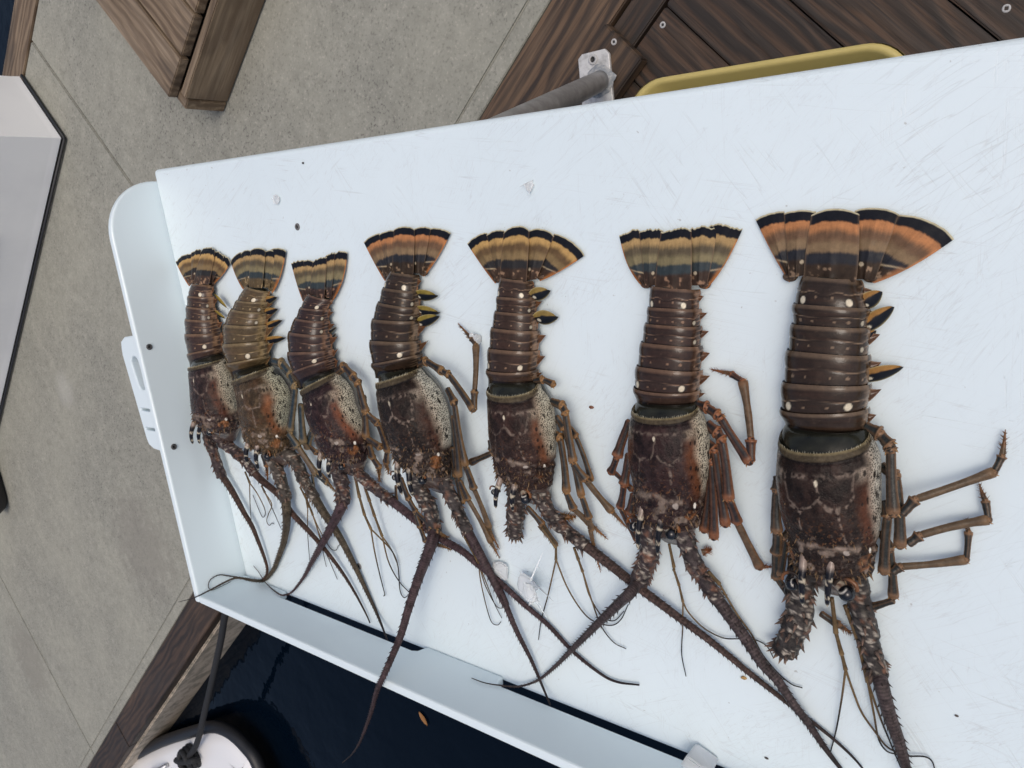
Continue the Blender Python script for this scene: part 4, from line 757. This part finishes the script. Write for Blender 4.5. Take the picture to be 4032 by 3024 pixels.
# ------------------------------------------------------------------ the seven lobsters, left to right, as measured from the photograph
OR_BANDS = ((.020, .021, .026), (.19, .128, .072), (.115, .064, .038), (.38, .165, .068))
YE_BANDS = ((.022, .021, .022), (.19, .130, .062), (.10, .060, .030), (.41, .255, .095))
OL_BANDS = ((.030, .040, .045), (.18, .150, .082), (.078, .060, .039), (.34, .225, .10))
LOB = []
LOB.append(dict(seed=11, label='small spiny lobster with orange tail fan lying leftmost against the raised table end', base=(.054, .040, .037), tan=(.18, .11, .065),
  abd='A1 305,450 485,455 292,550 505,548 282,632 512,640 272,737 530,735 270,860 556,840 290,1025 572,968 305,1088 575,1010',
  car='A1 290,1135 600,1065 298,1230 640,1165 308,1330 655,1290 318,1430 680,1400 325,1515 700,1500 A2 322,95 690,130 340,130 680,190', notch=.03,
  fan='A1 295,455 320,410 190,275 318,205 320,410 350,395 316,200 400,178 340,425 468,425 396,185 515,188 460,415 497,415 508,190 585,232 480,420 502,445 560,215 638,285',
  bands=YE_BANDS, bulge=(.12, .1, .18, .1, .12), jag=1.6, pleo=[('A1 540,560 632,655', 46), ('A1 545,690 612,735', 40)], pleoc=(.24, .17, .03),
  legs=[('A1 660,1180 640,1250 612,1340', 34, (.2, .3, .3)), ('A2 870,380 905,470 915,590', 40, (.1, .1, .03))],
  horns=['A2 330,130 322,300', 'A2 395,125 377,300'], eyes=[('A2 455,205', 26)], flc=(.085, .05, .038),
  ant=[dict(ped='A2 440,210 480,350 550,560', rp=50, rf=26, fl='A2 600,620 660,720 725,840 790,950 835,1060 870,1150 900,1240 910,1300 893,1352 850,1378 740,1362 620,1345 530,1335 465,1368 443,1415 455,1448 490,1450 620,1388', taper=.75, pw=1.9),
       dict(ped='A2 540,260 650,350 740,440 810,530', rp=52, rf=27, fl='A2 870,590 1000,700 1110,850 1250,1000 1380,1150 1500,1310 1600,1470 1690,1640 B4 305,668', taper=.7, zm=.012)],
  annul=[('A2 735,520 770,605', ['A2 774,780 786,950', 'A2 830,690 885,800 893,855 872,876 840,810 795,700']), ('A2 865,630 890,680', ['A2 950,810 1020,970', 'A2 945,775 920,850 905,905 925,942 948,925 965,932'])]))
LOB.append(dict(seed=22, label='olive brown spiny lobster with four swimmerets showing, second from the left', base=(.100, .084, .052), tan=(.20, .145, .075), cbase=(1.0, .84, .76),
  abd='A1 752,470 945,505 692,585 950,590 652,655 938,670 592,780 942,775 578,945 940,905 606,1105 952,1040 640,1180 935,1095',
  car='A1 648,1255 985,1135 678,1350 1080,1250 698,1450 1125,1350 A2 682,60 1085,10 690,120 1070,110 705,200 1085,210 740,285 1095,300 785,335 1085,370', notch=.02, redv=.95, red=(.20, .075, .03), flank=(.40, .385, .28),
  fan='A1 738,485 782,435 638,272 728,195 770,440 800,432 722,205 808,185 790,445 898,452 800,182 925,186 898,452 960,462 915,196 1016,205 950,445 982,512 962,175 1092,188',
  bands=OL_BANDS, bulge=(.1, .1, .13, .12, .10), bow=(.06, .02, .01, .02, .10), pleo=[('A1 915,600 1020,556', 50), ('A1 920,695 1026,652', 52), ('A1 930,810 1062,745', 46), ('A1 935,920 1090,886', 50)], pleoc=(.30, .165, .045),
  leg0=(.035, .055, .068), leg1=(.19, .13, .06),
  legs=[('A1 985,1085 1060,1100 1130,1190 1168,1290 A2 1090,185', 72, (.3, .3, .35, .5, .45)), ('A2 1075,210 1150,315 1295,535', 64, (.45, .35, .2)), ('A2 1300,545 1380,610 1450,670', 34, (.15, .1, .03)), ('A2 1175,-20 1195,280 1225,325', 62, (.35, .3, .2)),
        ('A2 1270,190 1225,310', 60, (.2, .15)), ('A2 1265,540 1280,700 1265,790', 30, (.12, .1, .03))],
  horns=['A2 760,290 762,460', 'A2 838,300 842,505'], eyes=[('A2 915,395', 29)], flc=(.10, .078, .052), antc=(.085, .070, .058), palek=1.1,
  ant=[dict(ped='A2 950,410 1010,560 1060,740', rp=62, rf=36, fl='A2 1064,850 1062,950 1045,1060 1020,1140 970,1270 925,1340 875,1380 790,1378 680,1358 600,1380 450,1458 330,1515 205,1550', taper=.75, zf=(.02, .014, .010, .008, .006, .005, .005, .03, .05, .06, .08, .09, .08), pw=1.9),
       dict(ped='A2 1130,430 1200,580 1290,730', rp=58, rf=33, fl='A2 1350,830 1450,980 1530,1120 1620,1300 1700,1470 1780,1645 B4 405,765', taper=.7, zm=.006)],
  annul=[('A2 1170,640 1215,725 1230,800', ['A2 1230,1000 1246,1230']), ('A2 1205,690 1270,860', ['A2 1325,1040 1377,1270', 'A2 1320,970 1400,1110 1450,1140 1474,1100', 'A2 1360,1120 1410,1240 1465,1370'])]))
LOB.append(dict(seed=33, label='dark purple brown spiny lobster with squared olive tail fan, third from the left', base=(.038, .028, .028), tan=(.145, .085, .056), cbase=(1.05, .85, .9),
  abd='A3 212,500 402,540 165,605 388,612 128,685 382,700 80,790 392,800 70,947 408,920 100,1110 424,1000 140,1182 435,1072',
  car='A3 158,1245 455,1105 185,1350 550,1220 A2 1200,10 1610,-20 1222,85 1650,85 1250,160 1680,160 1285,255 1702,255 1318,345 1708,350 1345,395 1695,425', notch=.03, redv=.9, red=(.17, .055, .024),
  fan='A3 178,545 205,505 90,268 190,246 205,495 240,485 186,250 262,250 235,492 345,512 256,254 366,220 345,502 400,512 352,216 428,190 385,495 417,532 415,194 525,180',
  bands=OL_BANDS, bulge=(.04, .04, .05, .06, .05), bow=(.03, .01, .01, .01, .12), jag=1.2, pleo=[('A3 375,800 440,758', 24), ('A3 385,880 436,805', 22)], pleoc=(.16, .14, .11),
  leg0=(.032, .030, .032), leg1=(.20, .11, .045),
  legs=[('A3 440,1110 500,1060 570,1140 605,1190 A2 1690,45', 66, (.3, .35, .4, .45, .5)), ('A2 1690,45 1785,135 1860,350 1850,440 1875,535', 56, (.5, .4, .2, .1, .03)), ('A2 1670,-90 1690,240', 60, (.35, .4)), ('A2 1690,245 1805,325', 54, (.4, .3)), ('A2 1715,300 1740,400 1795,480 1800,600', 58, (.35, .25, .15, .05)),
        ('A2 1225,300 1300,370 1360,400', 40, (.2, .15, .1)), ('A2 1330,530 1380,590 1460,680', 36, (.12, .08, .03))],
  horns=['A2 1335,375 1342,575', 'A2 1415,385 1408,575'], eyes=[('A2 1500,478', 27)], flc=(.085, .052, .056),
  ant=[dict(ped='A2 1470,500 1500,620 1510,760', rp=66, rf=44, fl='A2 1490,810 1430,930 1350,1080 1265,1230 1200,1350 1110,1465 1050,1492 1000,1484 900,1400 840,1310 800,1262', taper=.85, zf=(.022, .02, .02, .012, .006, .005, .004, .004, .004, .004, .003), pw=1.9),
       dict(ped='A2 1620,510 1740,630 1890,745', rp=56, rf=34, fl='A2 2000,830 2150,950 A4 720,1150 860,1230 980,1330 B4 1060,432 1200,560 1340,680 1480,830 1640,960 1740,1010 1868,1028', taper=.7, zm=.006)],
  annul=[('A2 1605,560 1640,720 1680,860 1730,970', ['A2 1760,1150 1800,1330 1838,1480 1830,1502', 'A2 1800,1040 1900,1150 1945,1270 1960,1450 1990,1512 2022,1500']), ('A2 1685,650 1720,750 1760,870 1820,1030', ['A2 1870,1230 1950,1380 2050,1490', 'A2 1890,1130 1940,1250'])], stemr=14))
LOB.append(dict(seed=44, label='dark grey brown spiny lobster with one jointed leg bent out, fourth from the left', base=(.034, .027, .022), tan=(.13, .088, .055), cbase=(1.05, .98, 1.0),
  abd='A3 838,328 1060,348 802,450 1078,470 766,560 1085,592 722,690 1082,695 702,855 1075,848 715,1040 1090,965 735,1095 1065,1052',
  car='A3 740,1190 1090,1080 748,1300 1200,1195 765,1400 1270,1310 790,1500 1302,1430 815,1580 1316,1540 835,1645 1318,1640 A4 350,500 785,520 370,560 790,610 388,595 792,670', notch=.02, redk=.35, flank=(.46, .44, .36),
  fan='A3 803,385 842,335 648,105 770,36 840,335 872,315 765,46 882,16 870,305 1030,314 880,10 1040,6 1030,312 1102,322 1030,8 1165,2 1088,305 1117,352 1163,0 1318,35',
  bands=OR_BANDS, bulge=(.05, .05, .10, .08, .06), bow=(.02, .01, .01, .01, .05), pleo=[('A3 1085,510 1222,510', 72), ('A3 1085,625 1238,640', 66), ('A3 1085,725 1232,668', 70)], pleoc=(.22, .165, .035),
  leg0=(.030, .031, .033), leg1=(.19, .105, .042),
  legs=[('A3 1080,1040 1130,1020 1250,1095 1300,1120 1490,1390', 62, (.3, .35, .45, .45, .5)), ('A3 1500,1400 1500,1250 1510,900', 56, (.5, .42, .12)), ('A3 1510,900 1475,845 1370,725', 40, (.12, .08, .03)),
        ('A3 1290,1230 1345,1340 A4 890,615', 60, (.3, .4, .45)), ('A4 895,625 950,780 1060,1060', 52, (.45, .35, .10)), ('A4 1055,1060 1140,1225', 34, (.1, .03)), ('A4 800,250 840,690', 56, (.35, .35)), ('A4 845,720 910,860 1075,1170', 46, (.35, .25, .08)), ('A4 1075,1170 1140,1290', 32, (.08, .03)), ('A4 795,480 825,690 870,880', 50, (.25, .2, .15)),
        ('A4 420,700 480,860 530,950 640,1060', 44, (.3, .35, .35, .35)), ('A4 625,1050 690,1095 778,1142', 38, (.33, .3, .06)), ('A4 520,940 560,1060 600,1165', 42, (.28, .28, .26)), ('A4 595,1160 680,1185 795,1228', 40, (.24, .22, .05)), ('A4 385,760 388,860', 26, (.15, .1))],
  horns=['A4 400,590 432,830', 'A4 490,612 512,842'], eyes=[('A4 577,720', 31), ('A4 378,700', 22)], flc=(.080, .052, .055), antc=(.062, .052, .050), palek=1.25,
  ant=[dict(ped='A4 540,740 630,930 665,1090', rp=66, rf=42, fl='A4 640,1190 B4 590,400 530,580 480,750 400,940 345,1062 310,1190 250,1350 200,1430 145,1480', taper=.8, zf=(.03, .034, .045, .06, .088, .089, .085, .075, .065, .05), pw=1.25),
       dict(ped='A4 710,680 820,910 905,1095', rp=60, rf=36, fl='A4 980,1230 1080,1420 1180,1620 B4 1060,480 1150,700 1240,880 1300,1020 1352,1145', taper=.72, zm=.014)],
  annul=[('A4 880,1130 985,1320', ['A4 1000,1450 1040,1630 B4 1010,660 1045,680 1066,660', 'B4 990,460 1030,560 1070,640', 'B4 975,450 1040,570 1090,580'])]))
LOB.append(dict(seed=55, label='spiny lobster with wide yellow tail fan and one antenna snapped short, fifth from the left', base=(.047, .034, .028), tan=(.16, .10, .062), cbase=(1.0, .86, .88),
  abd='A5 417,615 740,645 405,805 790,815 388,950 800,965 352,1115 815,1135 325,1320 820,1335 304,1548 805,1545 A6 296,95 745,100',
  car='A6 276,170 765,140 280,330 880,320 288,470 920,460 300,620 928,600 320,720 925,740 335,830 918,860 350,930 905,970 385,1040 890,1085', notch=.07, redv=.75, red=(.17, .065, .03),
  fan='A5 370,655 420,600 100,280 300,170 410,600 470,590 295,195 475,150 430,605 700,612 468,170 725,150 700,612 805,602 720,150 975,200 835,560 848,636 972,180 1280,400',
  bands=YE_BANDS, bulge=(.07, .08, .17, .12, .13), bow=(.02, .01, .01, .01, .04), pleo=[('A5 805,790 938,742', 112), ('A5 850,1020 1022,1005', 124)], pleoc=(.24, .165, .05),
  leg0=(.032, .036, .037), leg1=(.22, .115, .045),
  legs=[('A6 720,120 800,105 900,150', 70, (.28, .3, .3)), ('A6 880,310 985,350 1010,420 1082,870', 84, (.28, .38, .45, .5)), ('A6 1085,890 1200,1040 1440,1330', 76, (.5, .4, .16)), ('A6 1430,1320 1610,1515', 48, (.16, .03)), ('A6 900,600 960,650 1020,1150', 84, (.3, .38, .42)), ('A6 1020,1160 1085,1310 1240,1450', 72, (.42, .32, .12)), ('A6 1235,1445 1410,1600', 46, (.12, .03)),
        ('A6 920,450 1000,560 1160,1190', 74, (.28, .3, .36)), ('A6 1165,1200 1230,1395 B4 1590,120', 68, (.36, .28, .16)), ('B4 1585,130 1645,375', 30, (.15, .03)), ('A6 1010,500 1110,640 1250,1040', 60, (.2, .25, .2)), ('A6 330,790 130,878', 58, (.3, .2)), ('A6 300,670 310,760 335,790', 40, (.3, .3, .3)),
        ('A6 650,1290 800,1460 920,1650', 58, (.3, .2, .12)), ('B4 1290,100 1390,235', 34, (.12, .03)), ('A6 970,1385 1110,1385', 80, (.12, .05))],
  horns=['A6 402,1045 362,1310', 'A6 542,1085 522,1335'], eyes=[('A6 640,1220', 47), ('A6 345,1155', 28)], flc=(.090, .058, .050), antc=(.070, .054, .050), palek=1.15,
  ant=[dict(ped='A6 550,1180 545,1400 530,1580', rp=92, rf=30, fl='', taper=.85), dict(ped='A6 780,1170 880,1380 1050,1540 B4 1560,222', rp=88, rf=46, fl='B4 1700,330 1800,410 1890,480 2050,600 2212,720 B3 130,680 280,800 400,900 540,1010 680,1120 800,1212 960,1340 1080,1450 1160,1540', taper=.62, zm=.006)],
  annul=[('B4 1300,110 1385,230 1385,300', ['B4 1340,500 1300,650 1283,765', 'B4 1450,460 1530,590 1600,655 1700,682 1760,650 1805,560']), ('B4 1490,230 1515,300 1540,370', ['B4 1600,560 1650,690 1720,780 1792,818', 'B4 1580,510 1650,625 1720,655 1780,600'])], stemr=10))
LOB.append(dict(seed=66, label='reddish brown spiny lobster with straight segmented tail and orange legs, second from the right', base=(.042, .031, .028), tan=(.155, .092, .058), cbase=(1.0, .84, .92),
  abd='A7 352,605 770,630 342,785 790,795 320,925 795,945 285,1085 800,1115 247,1290 800,1325 220,1492 785,1515 240,1592 770,1600',
  car='A8 295,200 835,190 272,330 890,320 260,430 920,430 258,560 925,600 266,690 912,740 290,800 895,850 300,930 872,1000 312,1050 855,1090 332,1115 840,1170', notch=.07, red=(.17, .06, .025), redk=.9,
  fan='A7 285,592 332,572 84,172 262,128 310,562 395,562 258,146 470,118 395,577 716,577 446,150 712,135 720,562 852,562 690,122 945,130 800,562 852,606 850,86 1155,125',
  bands=OL_BANDS, bulge=(.05, .05, .10, .09, .08), bow=(.10, .02, .01, .02, .06), jag=1.5,
  leg0=(.034, .030, .031), leg1=(.22, .088, .040),
  legs=[('A8 820,190 900,215 985,275 1010,300 1245,660', 84, (.3, .35, .42, .42, .5)), ('A8 1262,660 1258,480 A7 1160,1440', 74, (.5, .42, .16)), ('A7 1165,1440 1060,1375 870,1332', 54, (.16, .1, .03)),
        ('A8 900,350 985,420 1020,480 1075,960', 92, (.3, .38, .45, .48)), ('A8 1080,970 1145,1150 1330,1520', 80, (.48, .36, .10)), ('A8 1325,1515 1465,1515', 40, (.08, .03)), ('A8 900,500 960,560 1050,1170', 84, (.28, .36, .34)), ('A8 890,600 935,660 955,1275', 82, (.25, .32, .30)), ('A8 900,700 920,780 875,1220', 76, (.2, .24, .22)),
        ('A8 270,320 165,615', 74, (.35, .45)), ('A8 160,630 115,745', 62, (.45, .35)), ('A8 125,730 290,890', 42, (.32, .12)), ('A8 260,590 220,845 190,1030', 72, (.3, .36, .3)), ('A8 195,1040 330,1300', 50, (.28, .08)), ('A8 300,920 270,1075 315,1140', 70, (.24, .24, .2)), ('A8 860,1400 940,1375', 62, (.12, .05))],
  horns=['A8 372,1050 336,1375', 'A8 537,1090 497,1425'], eyes=[('A8 610,1245', 52), ('A8 303,1188', 38)], flc=(.080, .060, .060), antc=(.068, .052, .052), palek=1.05,
  ant=[dict(ped='A8 430,1250 425,1430 B4 1900,330 1870,425', rp=88, rf=48, fl='B4 1810,500 1760,545 1620,680 1500,800 1380,920 1280,1000 1170,1036 1060,1030 970,1015 895,988', taper=.85, zf=(.035, .032, .026, .018, .010, .006, .005, .01, .02, .02), pw=1.5),
       dict(ped='A8 720,1270 790,1480 B3 120,300 205,430', rp=84, rf=50, fl='B3 300,560 400,700 500,850 600,960 700,1110 800,1240 880,1360 960,1470 1030,1560', taper=.7, zm=.014, pw=.6)],
  annul=[('A8 590,1330 630,1520 B4 2070,360 2100,450 2122,545', ['B4 2120,700 2115,850 2140,978', 'B4 2150,600 2212,670 B3 150,640 250,685 350,690 450,695 530,738 572,812']), ('B3 150,250 220,330', ['B3 330,520 430,660 500,790 600,910 690,985 763,1010'])], stemr=14))
LOB.append(dict(seed=77, label='largest spiny lobster with broad orange tail fan and broken left antenna, far right', base=(.036, .028, .023), tan=(.14, .095, .062), cbase=(1.0, .90, .92), orange=(.30, .13, .055),
  abd='B1 452,580 845,605 400,765 905,790 386,905 910,925 355,1080 912,1110 326,1300 918,1310 310,1500 905,1490 336,1582 895,1620',
  car='B2 250,205 960,175 224,400 1050,360 216,560 1062,520 236,720 1063,700 262,860 1060,880 290,960 1045,1000 310,1080 1025,1120 340,1210 1000,1280 362,1280 988,1330', notch=.085, red=(.13, .045, .022), redk=.7, flank=(.40, .38, .32),
  fan='B1 355,605 368,560 130,200 330,145 362,562 470,548 326,158 548,146 465,577 826,577 514,170 845,165 825,572 960,572 812,140 1118,165 900,562 968,616 1116,165 1498,335',
  bands=OR_BANDS, bulge=(.05, .05, .13, .10, .12), bow=(.02, .01, .02, .02, .06), jag=.3, pleo=[('B1 905,760 1000,690', 96), ('B1 900,925 1082,795', 92), ('B1 905,1000 960,960', 60), ('B1 905,1275 1148,1208', 84)], pleoc=(.30, .155, .045),
  leg0=(.033, .037, .035), leg1=(.19, .105, .055),
  legs=[('B2 930,160 1050,220 1130,310 1140,350 1160,860', 100, (.3, .36, .42, .45, .55)), ('B2 1225,872 1335,750 1970,528', 78, (.52, .44, .16)), ('B2 1975,520 2035,400 2062,185', 58, (.16, .1, .03)), ('B2 1060,480 1180,560 1215,1120', 92, (.25, .34, .40)), ('B2 1275,1110 1370,1040 1925,912', 76, (.38, .32, .12)), ('B2 1925,905 1900,760 1848,615', 56, (.12, .08, .03)),
        ('B2 1070,760 1115,880 1085,1330', 90, (.3, .36, .36)), ('B2 1150,1340 1215,1290 1745,1232', 72, (.34, .28, .10)), ('B2 1748,1225 1765,1010 1742,900', 50, (.1, .06, .03)), ('B2 1060,1000 1130,1150 1160,1530', 80, (.2, .24, .22)), ('B2 1165,1560 985,1615', 64, (.22, .18)),
        ('B2 235,560 225,680 222,1005', 92, (.3, .4, .45)), ('B2 225,1020 215,1180 215,1380', 78, (.42, .36, .3)), ('B2 330,1000 290,1060 240,1345', 80, (.3, .34, .3)), ('B2 225,1380 340,1540', 58, (.3, .2)), ('B2 330,1200 335,1320', 50, (.2, .18)), ('B3 880,520 1000,600 1090,655', 50, (.16, .12, .05))],
  horns=['B2 437,1245 430,1605', 'B2 662,1255 628,1615'], eyes=[('B2 785,1505', 62), ('B2 347,1430', 50)], flc=(.085, .064, .062), antc=(.058, .050, .046), palek=1.25,
  ant=[dict(ped='B3 750,330 745,520 690,680 630,790', rp=92, rf=30, fl='', taper=.9), dict(ped='B3 1110,330 1165,560 1215,750 1265,940', rp=88, rf=46, fl='B3 1285,1010 1330,1180 1390,1350 1440,1530 1480,1680', taper=.66, zf=(.024, .022, .018, .013, .01), pw=.35)],
  annul=[('B3 955,420 982,650 1020,790 1045,890', ['B3 1020,1080 985,1280 948,1425', 'B3 1090,1020 1150,1170 1240,1300 1310,1390 1380,1430 1450,1455 1560,1460 1610,1490 1630,1550']), ('B3 1040,470 1120,680 1190,970', ['B3 1230,1180 1260,1340 1310,1420 1380,1446', 'B3 1270,1200 1330,1350 1405,1530'])], stemr=17))
for S in LOB: lobster(S)

# ------------------------------------------------------------------ ice and crumbs on the board
rng = random.Random(5)
def ice(name, px, py, rpx, label, flat=.6, boxy=False, seed=1):
    r_ = random.Random(seed); c = at(px, py, ZT); r = px2m(c, rpx); bm = bmesh.new()
    if boxy:
        bmesh.ops.create_cube(bm, size=r * 1.5)
        for v in bm.verts: v.co = Vector([q * r_.uniform(.82, 1.12) for q in v.co])
    else:
        for _ in range(16):
            v = Vector((r_.gauss(0, 1), r_.gauss(0, 1), r_.gauss(0, 1))).normalized() * r * r_.uniform(.75, 1.1); bm.verts.new((v.x, v.y, v.z * flat))
        bmesh.ops.convex_hull(bm, input=bm.verts[:])
        for v in [v for v in bm.verts if not v.link_faces]: bm.verts.remove(v)
    bmesh.ops.bevel(bm, geom=bm.edges[:], offset=r * .1, segments=2, affect='EDGES'); lo = min(v.co.z for v in bm.verts)
    me = bpy.data.meshes.new(name); bm.to_mesh(me); bm.free(); me.materials.append(MT['ice']); o = bpy.data.objects.new(name, me); COL.objects.link(o)
    o.location = c + np.array([0, 0, -lo + .0008]); o.rotation_euler = (0, 0, r_.uniform(0, 3)); tag(o, label, 'ice', 'ice pieces melting on the table')
ice('ice_cube', *T('B3', 118, 1460), 70, 'clear square ice cube by the long drain slot at the bottom edge', boxy=True, seed=2)
ice('ice_chip', *T('A5', 222, 1240), 30, 'clear ice chip touching the bent leg tip of the fourth lobster', .7, seed=4)
ice('ice_chip', *T('A5', 195, 1195), 15, 'tiny ice bead just above the chip at the bent leg tip', .8, seed=9)
ice('ice_chip', *T('B4', 1255, 430), 62, 'clear ice chunk under the snapped antenna of the fifth lobster, left of a pair', .6, seed=6)
ice('ice_chip', *T('B4', 1352, 405), 48, 'clear ice chunk under the snapped antenna of the fifth lobster, right of a pair', .6, seed=7)
ice('ice_chip', *T('B4', 1070, 345), 52, 'flat clear ice sliver lying beside the fourth lobster antenna whip', .35, seed=8)
ice('ice_chip', 2092, 737, 26, 'small melting ice ring above the fifth lobster tail fan', .22, seed=12)
ice('ice_chip', 1094, 784, 27, 'flat melting ice piece near the screw on the left of the board', .18, seed=13)
def crumb(name, px, py, rpx, col, label, cat='crumb'):
    r_ = np.random.RandomState(int(px)); c = at(px, py, ZT); r = px2m(c, rpx); mb = MB()
    ball(mb, c + [0, 0, r * .45], r, lambda Dv: np.array(col) * (.6 + .8 * fbm(Dv * 3 + px, 2))[..., None], seg=9, rad=(1.3, .8, .45)); V = mb.V[-1]; V += (V - c) * ((fbm(V * 1500, int(px)) - .5) * .9)[:, None]; V[:, 2] = np.maximum(V[:, 2], ZT + .0004)
    tag(mb.build(name, MT['crumb'], None, c, loc=True), label, cat, 'crumbs of shell on the board')
crumb('shell_crumb', *T('A6', 1258, 362), 8, (.16, .06, .03), 'reddish shell crumb on the board between fifth and sixth lobster')
crumb('shell_crumb', *T('B3', 383, 942), 9, (.40, .25, .09), 'yellow crumb on the board right of the crossing antennae')
crumb('shell_crumb', *T('B3', 1773, 1191), 6, (.07, .055, .05), 'tiny dark crumb on the board at the lower right')
crumb('shell_crumb', *T('B3', 529, 1468), 6, (.06, .055, .05), 'tiny dark crumb on the board near the bottom edge')
crumb('shell_crumb', 1195, 642, 5, (.03, .03, .03), 'tiny black crumb near the back edge of the board')
